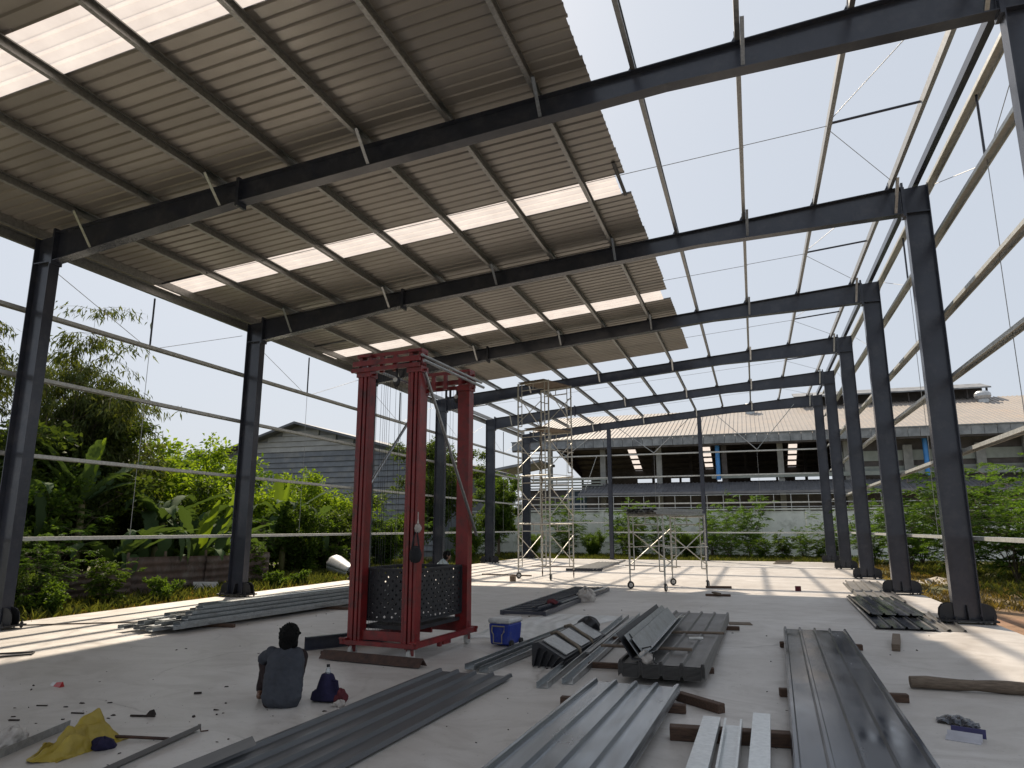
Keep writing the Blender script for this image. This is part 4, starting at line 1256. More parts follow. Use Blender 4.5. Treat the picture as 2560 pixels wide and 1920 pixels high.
# crumbs nobody could count
m = MB(); r_ = random.Random(77)
for k in range(330):
    if k < 80:
        x = r_.gauss(6.8, .9); y = r_.gauss(5.0, .6)
    else:
        x = r_.uniform(3, 14.5); y = r_.uniform(4.2, 15)
    q = r_.random() ** 3 * .016 + .002; a = r_.uniform(0, 6.28); st_ = r_.uniform(1, 3.2)
    pts = []
    for j in range(5):
        t_a = 2 * math.pi * j / 5 + r_.uniform(-.4, .4); rr_ = q * r_.uniform(.5, 1.1)
        u_, v_ = rr_ * st_ * math.cos(t_a), rr_ * math.sin(t_a)
        pts.append((x + u_ * math.cos(a) - v_ * math.sin(a), y + u_ * math.sin(a) + v_ * math.cos(a), .001))
    top = [(p_[0] * .75 + x * .25, p_[1] * .75 + y * .25, .001 + q * r_.uniform(.3, .8)) for p_ in pts]
    m.add(pts + top, [(5, 6, 7, 8, 9)] + [(j, (j + 1) % 5, 5 + (j + 1) % 5, 5 + j) for j in range(5)])
o = m.build('floor_debris', M['twig'], None); o["kind"] = "stuff"; o["label"] = 'scattered wood chips and crumbs on the concrete floor'; o["category"] = 'debris'
# ------------------------------------------------------------------ people
def sculpt(name, caps, mat, parent, voxel=.011, smooth=6, wrinkle=0.0, wscale=.05):
    """one continuous surface grown over tapered limbs: caps = [(p, q, r1, r2)]"""
    m = MB()
    for c in caps:
        p, q, r1, r2 = V(c[0]), V(c[1]), c[2], c[3]
        fl = c[4] if len(c) > 4 else (1, 1, 1)
        L = (q - p).length
        n = max(1, int(L / (min(r1, r2) * .45)) + 1)
        for i in range(n + 1):
            u = i / n; r = r1 + (r2 - r1) * u
            m.ball(p.lerp(q, u), r * fl[0], r * fl[1], r * fl[2], 12, 8)
    off = OFF[parent.name]
    me = m.mesh(name, off)
    o = bpy.data.objects.new(name, me); COL.objects.link(o)
    rm = o.modifiers.new('skin', 'REMESH'); rm.mode = 'VOXEL'; rm.voxel_size = voxel
    sm = o.modifiers.new('smooth', 'SMOOTH'); sm.factor = .5; sm.iterations = smooth
    if wrinkle:
        tx = bpy.data.textures.new('fold', 'CLOUDS'); tx.noise_scale = wscale
        d = o.modifiers.new('fold', 'DISPLACE'); d.texture = tx; d.strength = wrinkle; d.texture_coords = 'LOCAL'
    dg = bpy.context.evaluated_depsgraph_get()
    me2 = bpy.data.meshes.new_from_object(o.evaluated_get(dg))
    bpy.data.objects.remove(o)
    o = bpy.data.objects.new(name, me2); COL.objects.link(o)
    me2.materials.clear(); me2.materials.append(mat); me2.shade_smooth()
    o.parent = parent; OFF[o.name] = off
    return o


def hand(caps, wrist, palm_dir, side_dir, curl_dir, s=1.0):
    """palm and five separate bent fingers"""
    w = V(wrist); f = V(palm_dir).normalized(); sd = V(side_dir).normalized(); c = V(curl_dir).normalized()
    caps.append((w, w + f * .04 * s, .022 * s, .026 * s))
    caps.append((w + f * .045 * s - sd * .02 * s, w + f * .045 * s + sd * .02 * s, .018 * s, .018 * s))
    for k, L in enumerate((.062, .07, .066, .052)):
        b = w + f * .07 * s + sd * ((k - 1.5) * .0185 * s)
        a = b + (f * .8 + c * .4).normalized() * L * .5 * s
        e = a + (f * .35 + c * .9).normalized() * L * .55 * s
        caps.append((b, a, .0088 * s, .008 * s)); caps.append((a, e, .008 * s, .0068 * s))
    b = w + f * .02 * s - sd * .028 * s; a = b + (f * .6 - sd * .75).normalized() * .035 * s; e = a + (f * .85 + c * .4).normalized() * .03 * s
    caps.append((b, a, .0105 * s, .0095 * s)); caps.append((a, e, .009 * s, .0075 * s))


def sitting_man(rt, T, sleeve, shorts, torso_mat, leg_mat, arms, legs, torso, head, hair_seed=1):
    """T maps (lateral, forward, up) into the world"""
    tr = lambda c: (T(c[0]), T(c[1]), *c[2:])
    body = [tr(c) for c in torso['skin']]
    for a in arms:
        body += [(T(a[0]), T(a[1]), .044, .036), (T(a[1]), T(a[2]), .036, .024)]
        hd = (T(a[2]) - T(a[1])).normalized()
        hand(body, T(a[2]), hd, T((0, 0, 1)) - T((0, 0, 0)) if abs(hd.z) < .8 else T((1, 0, 0)) - T((0, 0, 0)), T((0, -.3, -1)) - T((0, 0, 0)))
    for l in legs:
        body += [(T(l[0]), T(l[1]), .078, .052), (T(l[1]), T(l[2]), .05, .032), (T(l[2]), T(l[3]), .034, .026)]
        hd = T(l[2]); body.append((hd - (T(l[3]) - hd) * .25, hd, .028, .034))
    hc = head
    c = V(*hc)
    body += [(T((c.x, c.y - .035, c.z - .17)), T((c.x, c.y - .012, c.z - .07)), .052, .05),
             (T((c.x, c.y - .012, c.z + .015)), T((c.x, c.y + .022, c.z + .01)), .086, .08),
             (T((c.x, c.y + .03, c.z - .05)), T((c.x, c.y + .05, c.z - .085)), .06, .036),
             (T((c.x, c.y + .095, c.z - .01)), T((c.x, c.y + .112, c.z - .035)), .01, .015),
             (T((c.x - .02, c.y + .09, c.z - .068)), T((c.x + .02, c.y + .09, c.z - .068)), .009, .009)]
    for s in (-1, 1):
        if hair_seed == 5: body += [(T((c.x + s * .087, c.y - .005, c.z - .035)), T((c.x + s * .093, c.y - .012, c.z + .012)), .012, .017)]
        body += [(T((c.x + s * .032, c.y + .082, c.z + .012)), T((c.x + s * .034, c.y + .083, c.z + .012)), .014, .014)]
    bd = sculpt('body', body, M['skin'], rt, .009, 4)
    for s in (-1, 1):
        MB().ball(T((c.x + s * .033, c.y + .094, c.z + .01)), .0095).build('eye', M['cast_white'], bd, smooth='all')
    hr = [(T((c.x, c.y - .03, c.z + .02)), T((c.x, c.y + .015, c.z + .05)), .104, .098), (T((c.x, c.y - .05, c.z - .085)), T((c.x, c.y - .035, c.z + .02)), .062, .092), (T((c.x - .045, c.y - .03, c.z - .05)), T((c.x + .045, c.y - .03, c.z - .05)), .058, .058)]
    r = random.Random(hair_seed)
    for k in range(46):
        a = r.uniform(-2.9, 2.9); e = r.uniform(-.25, 1.5)
        if abs(a) < .9 and e < .55: continue
        d = V(math.sin(a) * math.cos(e), math.cos(a) * math.cos(e), math.sin(e))
        p0 = V(c.x + d.x * .092, c.y - .018 + d.y * .096, c.z + .03 + d.z * .088)
        p1 = p0 + d * .018 + V(r.uniform(-.014, .014), r.uniform(-.014, .0), r.uniform(-.004, .018))
        hr.append((T(p0), T(p1), .02, .007))
    sculpt('hair', hr, M['hair'], rt, .007, 2, .012, .02)
    sh = [tr(q) for q in torso['shirt']]
    for a in arms:
        u = .78 if sleeve else .4
        sh.append((T(a[0]), T(V(a[0]).lerp(V(a[1]), u)), .068, .062))
    sculpt('shirt', sh, torso_mat, rt, .009, 4, .03, .085)
    st = [tr(q) for q in torso['shorts']]
    for l in legs: st.append((T(l[0]), T(V(l[0]).lerp(V(l[1]), shorts)), .095, .082))
    sculpt('shorts', st, leg_mat, rt, .012, 5, .014, .06)
    return bd


def frame_at(o, yaw_deg):
    a = R(yaw_deg); ex = V(math.cos(a), math.sin(a), 0); ey = V(-math.sin(a), math.cos(a), 0); o = V(*o)
    return lambda c: o + ex * c[0] + ey * c[1] + V(0, 0, 1) * c[2]


T1 = frame_at((7.435, 5.90, 0), 20)
man = thing('person', 'man in a dark slate T-shirt sitting on the floor with knees drawn up, back turned', 'person', (7.435, 5.90, 0))
sitting_man(man, T1, True, 1.0, M['shirt'], M['trousers'],
            arms=[((-.165, .11, .485), (-.305, .22, .40), (-.19, .44, .35)), ((.09, .14, .475), (.05, .38, .36), (-.08, .52, .34))],
            legs=[((-.09, .04, .10), (-.285, .34, .355), (-.275, .15, .065), (-.315, .29, .03)), ((.07, .05, .10), (.06, .42, .40), (.05, .34, .065), (.05, .50, .03))],
            torso={'skin': [((0, 0, .13), (0, .06, .33), .085, .088), ((-.10, .085, .44), (.10, .085, .44), .06, .06), ((0, .10, .46), (0, .115, .55), .058, .05)],
                   'shirt': [((0, -.03, .10), (0, .035, .33), .128, .13), ((-.075, -.015, .10), (-.07, .045, .33), .13, .13), ((.075, -.015, .10), (.07, .045, .33), .13, .13), ((-.10, -.03, .085), (.11, -.03, .085), .085, .085), ((-.105, .085, .42), (.105, .085, .42), .092, .092), ((-.065, .05, .33), (-.1, .08, .42), .12, .095), ((.065, .05, .33), (.1, .08, .42), .12, .095), ((-.13, .095, .47), (.10, .10, .47), .062, .062), ((0, .10, .46), (0, .11, .525), .08, .062)],
                   'shorts': [((-.07, -.0, .10), (.08, -.0, .10), .10, .10), ((-.13, -.05, .045), (.10, -.05, .045), .05, .05), ((-.285, .34, .345), (-.277, .19, .13), .062, .05), ((.06, .42, .39), (.05, .36, .13), .062, .05)]},
            head=(.0, .15, .63))
man.scale = (.9, .9, .92)
# second worker, crouching beyond the lift
T2 = frame_at((2.62, 19.8, 0), -60)
man2 = thing('person', 'worker in a pale blue shirt crouching beyond the red lift, head bent', 'person', (2.62, 19.8, 0))
sitting_man(man2, T2, True, .9, M['pale_shirt'], M['shorts'],
            arms=[((-.17, .20, .63), (-.24, .38, .42), (-.12, .55, .30)), ((.17, .20, .63), (.24, .38, .42), (.1, .55, .28))],
            legs=[((-.1, .0, .28), (-.2, .42, .44), (-.16, .10, .08), (-.17, .26, .035)), ((.1, .0, .28), (.2, .42, .44), (.16, .10, .08), (.17, .26, .035))],
            torso={'skin': [((0, 0, .3), (0, .1, .5), .085, .09), ((-.1, .18, .6), (.1, .18, .6), .06, .06), ((0, .2, .62), (0, .24, .71), .07, .052)],
                   'shirt': [((-.06, .0, .28), (-.07, .1, .48), .12, .125), ((.06, .0, .28), (.07, .1, .48), .12, .125), ((-.12, .18, .59), (.12, .18, .59), .092, .092), ((-.07, .1, .48), (-.1, .17, .58), .12, .1), ((.07, .1, .48), (.1, .17, .58), .12, .1), ((0, .2, .62), (0, .22, .68), .08, .062)],
                   'shorts': [((-.08, -.03, .27), (.08, -.03, .27), .115, .115)]},
            head=(.02, .30, .80), hair_seed=5)

# ------------------------------------------------------------------ silver duct cone beside the slab, spoil, little board
dc = thing('metal_duct', 'silver sheet-metal cone lying on the grass left of the slab', 'duct', (-2.3, 22.5, -.16))
m = MB()
def conefn(u, v):
    a = 2 * math.pi * u; r = .36 - .17 * v + .01 * math.sin(9 * a)
    c = V(-3.1, 23.4, .27).lerp(V(-1.5, 21.9, .12), v); d = V(1.6, -1.5, -.15).normalized(); e = d.cross(V(0, 0, 1)).normalized(); g = e.cross(d)
    return c + e * (r * math.cos(a)) + g * (r * math.sin(a))
m.grid(conefn, 24, 10); o = m.build('cone', M['vent'], dc, smooth='all'); o.modifiers.new('thick', 'SOLIDIFY').thickness = .006
m = MB(); m.path([conefn(0, .62), conefn(.12, .6), conefn(.25, .63), conefn(.4, .6), conefn(.5, .62)], .012, 5); m.build('tie_wire', M['rubber'], dc)
tag(MB().hexa([(-2.98, 16.2, -.12), (-2.62, 16.75, -.12), (-2.58, 16.7, -.12), (-2.95, 16.15, -.12), (-3.06, 16.25, .16), (-2.7, 16.8, .13), (-2.66, 16.75, .13), (-3.03, 16.2, .16)]).build('foam_board', M['lid'], None, loc=(-2.8, 16.4, -.12)), 'white foam board offcut in the grass by the second left column', 'board')
def heap(c, r, h, seed):
    ra = random.Random(seed); ph = [ra.uniform(0, 6) for _ in range(4)]
    def fn(u, v):
        a = 2 * math.pi * u; k = 1 + .2 * math.sin(3 * a + ph[0]) + .12 * math.sin(7 * a + ph[1])
        return (c[0] + r * v * k * math.cos(a), c[1] + r * .7 * v * k * math.sin(a), -.17 + h * (1 - v) ** 1.2 * (1 + .3 * math.sin(9 * a + 5 * v + ph[2])))
    return MB().grid(fn, 28, 10)
tag(heap((18.3, 19.6, 0), 1.1, .18, 2).build('spoil_heap', M['soil_pale'], None, smooth='all', loc=(18.3, 19.6, -.17)), 'pale rubble heap on the red earth right of the slab', 'rubble heap')
tag(heap((17.3, 27.5, 0), 1.0, .16, 4).build('spoil_heap', M['soil_pale'], None, smooth='all', loc=(17.3, 27.5, -.17)), 'pale spoil patch in the grass behind the right columns', 'rubble heap')

# ------------------------------------------------------------------ rusty fence, house at left, white wall, warehouse
fe = thing('iron_fence', 'low fence of rusty corrugated iron in the weeds left of the slab', 'fence', (-3.2, 14, -.16))
def corr(y0, y1, z0, z1, x, lean):
    m = MB()
    def fn(u, v):
        z = z0 + (z1 - z0) * v
        return (x + lean * v + .014 * math.sin(v * 6.28 * 5), y0 + (y1 - y0) * u, z + .02 * math.sin(u * 3 + y0))
    return m.grid(fn, 10, 40)
for k, (a, b, z1, ln) in enumerate(((11.4, 14.25, .62, .03), (14.15, 16.9, .86, 0), (16.8, 19.6, .84, .05))):
    o = corr(a, b, -.15, z1, -3.2 - .02 * (k % 2), ln).build('iron_sheet', M['rust_sheet'], fe, smooth='all')
for y in (11.6, 14.2, 15.4, 16.9, 18.6): MB().tube((-3.3, y, -.2), (-3.3, y, 1.0), .035, 8).build('post', M['timber_grey'], fe)

hs = thing('side_house', 'grey gabled shed with lap siding behind the shrubs at left', 'house', (-16, 42, 0))
HX0, HX1, HXP, HY = -24.4, -7.6, -18.3, 42.0
ZL, ZR, ZP = 6.9, 5.9, 8.75
def gz(x): return ZL + (ZP - ZL) * (x - HX0) / (HXP - HX0) if x < HXP else ZP + (ZR - ZP) * (x - HXP) / (HX1 - HXP)
m = MB(); hplate(m, [(HX0, -.2), (HX1, -.2), (HX1, ZR), (HXP, ZP), (HX0, ZL)], HY + .1, HY + 12); m.build('wall', M['house'], hs)
k = 0; z = .2
while z < 8.5:
    z1 = z + .36
    # clip each board to the gable
    xs2 = [HX0, HX1]
    if z1 > ZL: xs2[0] = HX0 + (z1 - ZL) / (ZP - ZL) * (HXP - HX0)
    if z1 > ZR: xs2[1] = HX1 + (z1 - ZR) / (ZP - ZR) * (HXP - HX1)
    if xs2[1] - xs2[0] > .6:
        MB().hexa([(xs2[0], HY - .03, z), (xs2[1], HY - .03, z), (xs2[1], HY + .098, z), (xs2[0], HY + .098, z), (xs2[0], HY + .05, z1), (xs2[1], HY + .05, z1), (xs2[1], HY + .098, z1), (xs2[0], HY + .098, z1)]).build('siding_board', M['house_light'] if (z > 6.75 or k in (16, 17) and False) else M['house'], hs)
    z += .37; k += 1
for a, b, za, zb2 in ((HX0 - 1.2, HXP, gz(HX0) - .35, ZP), (HXP, HX1 + 1.2, ZP, gz(HX1) - .25)):
    m = MB(); m.hexa([(a, HY - .7, za), (b, HY - .7, zb2), (b, HY + 12.6, zb2), (a, HY + 12.6, za), (a, HY - .7, za + .16), (b, HY - .7, zb2 + .16), (b, HY + 12.6, zb2 + .16), (a, HY + 12.6, za + .16)])
    m.build('roof', M['house_roof'], hs)
bw = thing('boundary_wall', 'white precast boundary wall beyond the far end of the slab', 'wall', (10, 46, -.16))
x = -7.0; n = 0
while x < 48:
    MB().box(x + .15, x + 2.95, 46.0, 46.09, -.2, 2.62).build('panel', M['white_wall'], bw)
    MB().box(x - .14, x + .14, 45.93, 46.16, -.2, 2.68).build('pillar', M['white_wall'], bw)
    x += 3.1; n += 1
m = MB(); m.box(-7.2, 48.2, 45.9, 46.19, 2.69, 2.77); m.build('coping', M['white_wall'], bw)
m = MB(); m.box(-7.1, 48.1, 45.95, 45.998, .72, .80); m.build('rail', M['white_wall'], bw)

# ---- warehouse
wh = thing('warehouse', 'long open warehouse with a beige metal roof and dark interior behind the wall', 'warehouse', (20, 58, 0))
WX0, WX1 = -7.4, 62.0
RY, RZ = 70.0, 12.7
# front slope made of ribbed sheets, each its own piece
def wroof(x0, x1, y0, z0, y1, z1, rib=.34, h=.05):
    m = MB(); nr = int(round((x1 - x0) / rib)); pts = []
    for k in range(nr):
        c = x0 + (k + .5) * (x1 - x0) / nr
        pts += [(c - .17 * (x1 - x0) / nr / .34, 0), (c - .05, 0), (c - .03, h), (c + .03, h), (c + .05, 0)]
    pts.append((x1, 0))
    vs = [(a, y0, z0 + b) for a, b in pts] + [(a, y1, z1 + b) for a, b in pts]
    n_ = len(pts)
    return m.add(vs, [(i, i + 1, n_ + i + 1, n_ + i) for i in range(n_ - 1)])
x = WX0
while x < WX1 - .1:
    x1 = min(x + 2.04, WX1)
    wroof(x, x1, 56.6, 8.55, RY, RZ).build('roof_sheet', M['roof_beige'], wh)
    x = x1
def wquad(a, b, c, d): return MB().add([a, b, c, d], [(0, 1, 2, 3)])
# back slope with translucent strips
sl = [(-.6, .42), (7.26, .42), (15.85, .42), (24.2, .42), (32.5, .42), (41, .42)]
bz = lambda y: RZ + (8.2 - RZ) * (y - RY) / 12.0
edges = [WX0]
for c, w in sl: edges += [c - w, c + w]
edges.append(WX1)
for k in range(0, len(edges), 2):
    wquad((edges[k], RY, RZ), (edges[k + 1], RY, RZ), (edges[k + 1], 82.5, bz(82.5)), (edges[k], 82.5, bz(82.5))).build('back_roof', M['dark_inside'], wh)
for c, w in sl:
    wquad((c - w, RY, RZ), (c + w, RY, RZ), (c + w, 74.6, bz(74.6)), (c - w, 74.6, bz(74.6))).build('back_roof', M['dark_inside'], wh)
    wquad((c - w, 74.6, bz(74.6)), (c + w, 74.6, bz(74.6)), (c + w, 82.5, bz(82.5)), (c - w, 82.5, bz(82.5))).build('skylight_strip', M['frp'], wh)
for k in range(7):
    y = 74.2 + k * 1.25
    m = MB(); m.box(WX0, WX1, y - .13, y + .13, bz(y) - .20, bz(y) - .03); m.build('interior_purlin', M['dark_inside'], wh)
for k in range(10):
    y = 57.5 + k * 1.3; z = 8.55 + (RZ - 8.55) * (y - 56.6) / 13.4
    m = MB(); m.box(WX0, WX1, y - .06, y + .06, z - .3, z - .06); m.build('interior_purlin', M['dark_inside'], wh)
# fascia panels
x = WX0
k = 0
while x < WX1 - .2:
    MB().box(x + .012, x + .77, 56.42 + .012 * (k % 3), 56.55, 8.02, 8.66).build('fascia_panel', M['fascia'], wh)
    x += .785; k += 1
m = MB(); m.box(WX0 - .05, WX1, 56.36, 56.57, 8.665, 8.74); m.build('gutter_lip', M['fascia'], wh)
m = MB(); m.box(WX0, WX1, 56.56, 56.9, 7.9, 8.4); m.build('eave_beam', M['dark_inside'], wh)
# columns
for x, mt, w in ((-4.5, 'concrete_col', .35), (.05, 'concrete_col', .42), (4.64, 'concrete_col', .42), (13.85, 'concrete_col', .42), (18.5, 'concrete_col', .42), (30, 'concrete_col', .42), (36, 'concrete_col', .42), (9.7, 'dark_inside', .4)):
    MB().box(x - w / 2, x + w / 2, 57.9, 58.3, -.2, 8.2).build('column', M[mt], wh)
for x in (9.23, 23.65): MB().tube((x, 57.6, 5.3), (x, 57.6, 8.1), .17, 12).build('downpipe', M['pipe_blue'], wh, smooth=True)
for x in (2.6, 6.2, 11.2, 16.4): MB().box(x - .12, x + .12, 69.8, 70.1, -.2, 12).build('inner_post', M['dark_inside'], wh)
# floor of the interior, back wall with an open slot
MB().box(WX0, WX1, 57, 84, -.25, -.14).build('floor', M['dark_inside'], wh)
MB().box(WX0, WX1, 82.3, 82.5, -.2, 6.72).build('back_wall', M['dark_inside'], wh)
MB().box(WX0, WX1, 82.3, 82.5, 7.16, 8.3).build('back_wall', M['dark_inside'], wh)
r_ = random.Random(6)
x = WX0
while x < WX1:
    w = r_.choice((.25, .6, 1.2, 3.0)); MB().box(x, x + w, 82.2, 82.28, 6.6, 7.25).build('back_mullion', M['dark_inside'], wh)
    x += w + r_.choice((.5, .9, 2.6))
MB().add([(WX1, 56.6, -.2), (WX1, 82.5, -.2), (WX1, 82.5, 8.2), (WX1, 70, RZ), (WX1, 56.6, 8.55)], [(0, 1, 2, 3, 4)]).build('gable_wall', M['house'], wh)
MB().add([(WX0, 70, 9.6), (WX0, 82.5, 7.4), (WX0, 82.5, 8.2), (WX0, 70, RZ), (WX0, 56.6, 8.55), (WX0, 56.6, 8.0)], [(0, 1, 2, 3, 4, 5)]).build('gable_wall', M['dark_inside'], wh)
# spandrel with blue-grey pipes below the opening, right-hand wall panels
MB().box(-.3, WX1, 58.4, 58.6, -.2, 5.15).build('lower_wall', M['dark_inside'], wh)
MB().box(8.7, 30.0, 57.72, 57.98, 5.42, 5.72).build('service_duct', M['panel_green'], wh)
MB().box(17.6, WX1, 58.4, 58.6, 6.5, 7.25).build('wall_panel', M['panel_green'], wh)
MB().box(17.6, WX1, 58.42, 58.6, 5.75, 6.1).build('wall_panel', M['panel_green'], wh)
MB().box(17.6, WX1, 58.5, 58.7, 5.1, 8.2).build('wall_panel', M['dark_inside'], wh)
for x in (22.6, 27.2, 31.6): MB().box(x - .3, x + .3, 58.1, 58.38, 5.15, 7.6).build('column', M['concrete_col'], wh)
# awning
x = -1.3
while x < WX1 - .1:
    x1 = min(x + 2.4, WX1)
    wroof(x, x1, 54.6, 4.22, 57.95, 5.12, .30, .045).build('awning_sheet', M['awning'], wh)
    x = x1
MB().box(-1.3, WX1, 54.52, 54.58, 4.08, 4.26).build('awning_edge', M['awning'], wh)
# balustrade
for z in (3.98, 3.42, 3.1): MB().tube((-6.5, 54.2, z), (WX1, 54.2, z), .028, 6).build('hand_rail', M['vent'], wh)
x = -6.5
while x < 40:
    MB().tube((x, 54.2, 2.6), (x, 54.2, 3.98), .025, 6).build('rail_post', M['vent'], wh); x += 1.15
# left annexe: glazed front, lean-to roof
MB().box(-6.6, -.35, 57.2, 57.4, -.2, 4.7).build('annexe_wall', M['dark_inside'], wh)
for k in range(3):
    x = -2.8 + k * .56
    f = MB(); f.box(x - .03, x + .03, 57.1, 57.18, 2.7, 4.65); f.box(x + .03, x + .5, 57.1, 57.18, 4.58, 4.65); f.box(x + .03, x + .5, 57.1, 57.18, 3.55, 3.61)
    w_ = f.build('window_frame', M['vent'], wh)
    MB().box(x + .031, x + .5, 57.14, 57.16, 2.7, 4.57).build('pane', M['glass'], w_)
for k, z in enumerate((4.75, 4.98, 5.2, 5.42)):
    MB().box(-7.5 + .6 * k, .0 + .25 * k, 56.8 - .1 * k, 56.9 - .1 * k, z, z + .10).build('louvre', M['panel_green'], wh)
m = MB(); m.hexa([(-11.5, 55, 5.75), (-4.6, 55, 6.85), (-4.6, 60, 6.85), (-11.5, 60, 5.75), (-11.5, 55, 5.95), (-4.6, 55, 7.05), (-4.6, 60, 7.05), (-11.5, 60, 5.95)])
m.build('lean_to_roof', M['fascia'], wh)
MB().box(-11.0, -7.6, 56, 56.2, -.2, 5.6).build('lean_to_wall', M['dark_inside'], wh)
# ridge monitor and turbine vents
m = MB(); m.hexa([(15.8, 68.6, 13.3), (31.4, 68.6, 13.3), (31.4, 71.5, 14.1), (15.8, 71.5, 14.1), (15.8, 68.6, 13.42), (31.4, 68.6, 13.42), (31.4, 71.5, 14.22), (15.8, 71.5, 14.22)]); m.build('ridge_monitor_roof', M['fascia'], wh)
for k in range(11):
    x = 16.2 + k * 1.5
    MB().box(x, x + .12, 69.3, 69.5, 12.4, 13.5).build('monitor_post', M['dark_inside'], wh)
MB().box(16.2, 31.2, 70.4, 70.5, 12.6, 13.7).build('monitor_back', M['dark_inside'], wh)
for (x, y) in ((30.4, 67.6), (11.9, 67.4), (44, 67.6)):
    z = 8.55 + (RZ - 8.55) * (y - 56.6) / 13.4
    m = rev((x, y, z - .25), [(.42, 0), (.42, .45), (.52, .5), (.62, .72), (.60, .95), (.42, 1.12), (.001, 1.16)], 20)
    m.build('turbine_vent', M['vent'], wh)

# ------------------------------------------------------------------ vegetation
def leaf_mesh(name, P, D, L, Wd, seed, fold=.25, droop=0.):
    """many separate folded leaves: P positions, D axes, L lengths, Wd widths"""
    rg = np.random.default_rng(seed)
    N = len(P)
    D = D / np.maximum(np.linalg.norm(D, axis=1, keepdims=True), 1e-6)
    A = rg.normal(size=(N, 3)); A[:, 2] += .9
    Sd = np.cross(D, A); Sd /= np.maximum(np.linalg.norm(Sd, axis=1, keepdims=True), 1e-6)
    Nn = np.cross(Sd, D)
    L = np.broadcast_to(np.asarray(L, float), (N,))[:, None]; Wd = np.broadcast_to(np.asarray(Wd, float), (N,))[:, None]
    v = np.empty((N, 4, 3))
    v[:, 0] = P
    v[:, 1] = P + D * L * .45 + Sd * Wd * .5 + Nn * Wd * fold
    v[:, 2] = P + D * L + np.array([0, 0, -1.]) * L * droop
    v[:, 3] = P + D * L * .45 - Sd * Wd * .5 + Nn * Wd * fold
    me = bpy.data.meshes.new(name)
    me.vertices.add(N * 4); me.vertices.foreach_set('co', v.reshape(-1).astype(np.float32))
    i = np.arange(N)[:, None] * 4
    tri = np.concatenate([i, i + 1, i + 2, i, i + 2, i + 3], axis=1).reshape(-1)
    me.loops.add(N * 6); me.loops.foreach_set('vertex_index', tri.astype(np.int32))
    me.polygons.add(N * 2); me.polygons.foreach_set('loop_start', np.arange(0, N * 6, 3, dtype=np.int32)); me.polygons.foreach_set('loop_total', np.full(N * 2, 3, np.int32))
    me.update(calc_edges=True); me.validate()
    return me


def mesh_obj(name, me, mat, parent):
    o = bpy.data.objects.new(name, me); COL.objects.link(o)
    if not me.materials: me.materials.append(mat)
    o.parent = parent
    return o


def shrub_parts(seed, h, rx, n_stem, n_leaf, leaf, wid, style):
    """returns (stem MB, leaf mesh) with the base at the origin"""
    rg = np.random.default_rng(seed); rd = random.Random(seed)
    st = MB(); tips = []
    for k in range(n_stem):
        a = 2 * math.pi * (k + rd.random()) / n_stem; rr = rx * rd.uniform(.25, 1.0); hh = h * rd.uniform(.55, 1.0)
        pts = []
        for j in range(6):
            u = j / 5; pts.append(V(math.cos(a) * rr * u ** 1.3 + .05 * rd.uniform(-1, 1) * h * u, math.sin(a) * rr * u ** 1.3 + .05 * rd.uniform(-1, 1) * h * u, hh * u * .93))
        st.path(pts, [max(.006, .014 * h * (1 - .8 * j / 5) / 2.2) for j in range(6)], 5)
        for j in range(1, 6):
            for q in range(4 if j > 1 else 2):
                b = V(rd.gauss(0, 1), rd.gauss(0, 1), rd.uniform(-.1, .9)).normalized()
                Lb = h * rd.uniform(.10, .24); e = pts[j] + b * Lb
                st.path([pts[j], pts[j].lerp(e, .5) + V(0, 0, .03), e], [.006, .004, .002], 4)
                tips.append((pts[j], e))
    P = []; D = []; LL = []; WW = []
    if style == 'feather':
        per = max(1, n_leaf // (len(tips) * 2 * 22))
        for a, b in tips:
            ax = (b - a)
            for f in range(max(2, per)):
                base = a.lerp(b, rd.uniform(.2, 1.0))
                d = (ax.normalized() + V(rd.gauss(0, .7), rd.gauss(0, .7), rd.uniform(-.2, .5))).normalized()
                Lf = h * rd.uniform(.07, .12) + .1
                sd = d.cross(V(rd.gauss(0, .3), rd.gauss(0, .3), 1)).normalized()
                for j in range(11):
                    u = .15 + .85 * j / 10
                    p = base + d * (Lf * u) + V(0, 0, -.35 * Lf * u * u)
                    for s in (-1, 1):
                        P.append(p); D.append((sd * s + d * .5 + V(0, 0, rd.uniform(-.35, .05)))); LL.append(leaf * (1.15 - .5 * abs(u - .45)) * rd.uniform(.85, 1.15)); WW.append(wid)
    else:
        per = max(1, n_leaf // len(tips))
        for a, b in tips:
            for f in range(per):
                u = rd.uniform(.1, 1.15); p = a.lerp(b, u) + V(rd.gauss(0, 1), rd.gauss(0, 1), rd.gauss(0, 1)) * (h * .035)
                d = (b - a).normalized() * .6 + V(rd.gauss(0, .7), rd.gauss(0, .7), rd.gauss(0.05, .5) - (.6 if style == 'bamboo' else 0))
                P.append(p); D.append(d); LL.append(leaf * rd.uniform(.6, 1.25)); WW.append(wid * rd.uniform(.7, 1.2))
    me = leaf_mesh('leaves', np.array([tuple(p) for p in P]), np.array([tuple(p) for p in D]), np.array(LL), np.array(WW), seed, droop=.15 if style != 'broad' else .05)
    return st, me


PLANT = {}
def plant_kind(key, seed, h, rx, n_stem, n_leaf, leaf, wid, style, mat):
    st, me = shrub_parts(seed, h, rx, n_stem, n_leaf, leaf, wid, style)
    sm = st.mesh('stems'); sm.materials.append(M['bark']); me.materials.append(M[mat])
    PLANT[key] = (sm, me, h)


def put(key, name, label, x, y, h, rz, cat, group, sx=1.0, z=-.17):
    sm, me, h0 = PLANT[key]
    o = thing(name, label, cat, (x, y, z), group, rz, world_space=False)
    s = h / h0; o.scale = (s * sx, s * sx, s)
    a = bpy.data.objects.new('trunk' if 'tree' in name else 'stems', sm); COL.objects.link(a); a.parent = o
    b = bpy.data.objects.new('crown' if 'tree' in name else 'foliage', me); COL.objects.link(b); b.parent = o
    return o


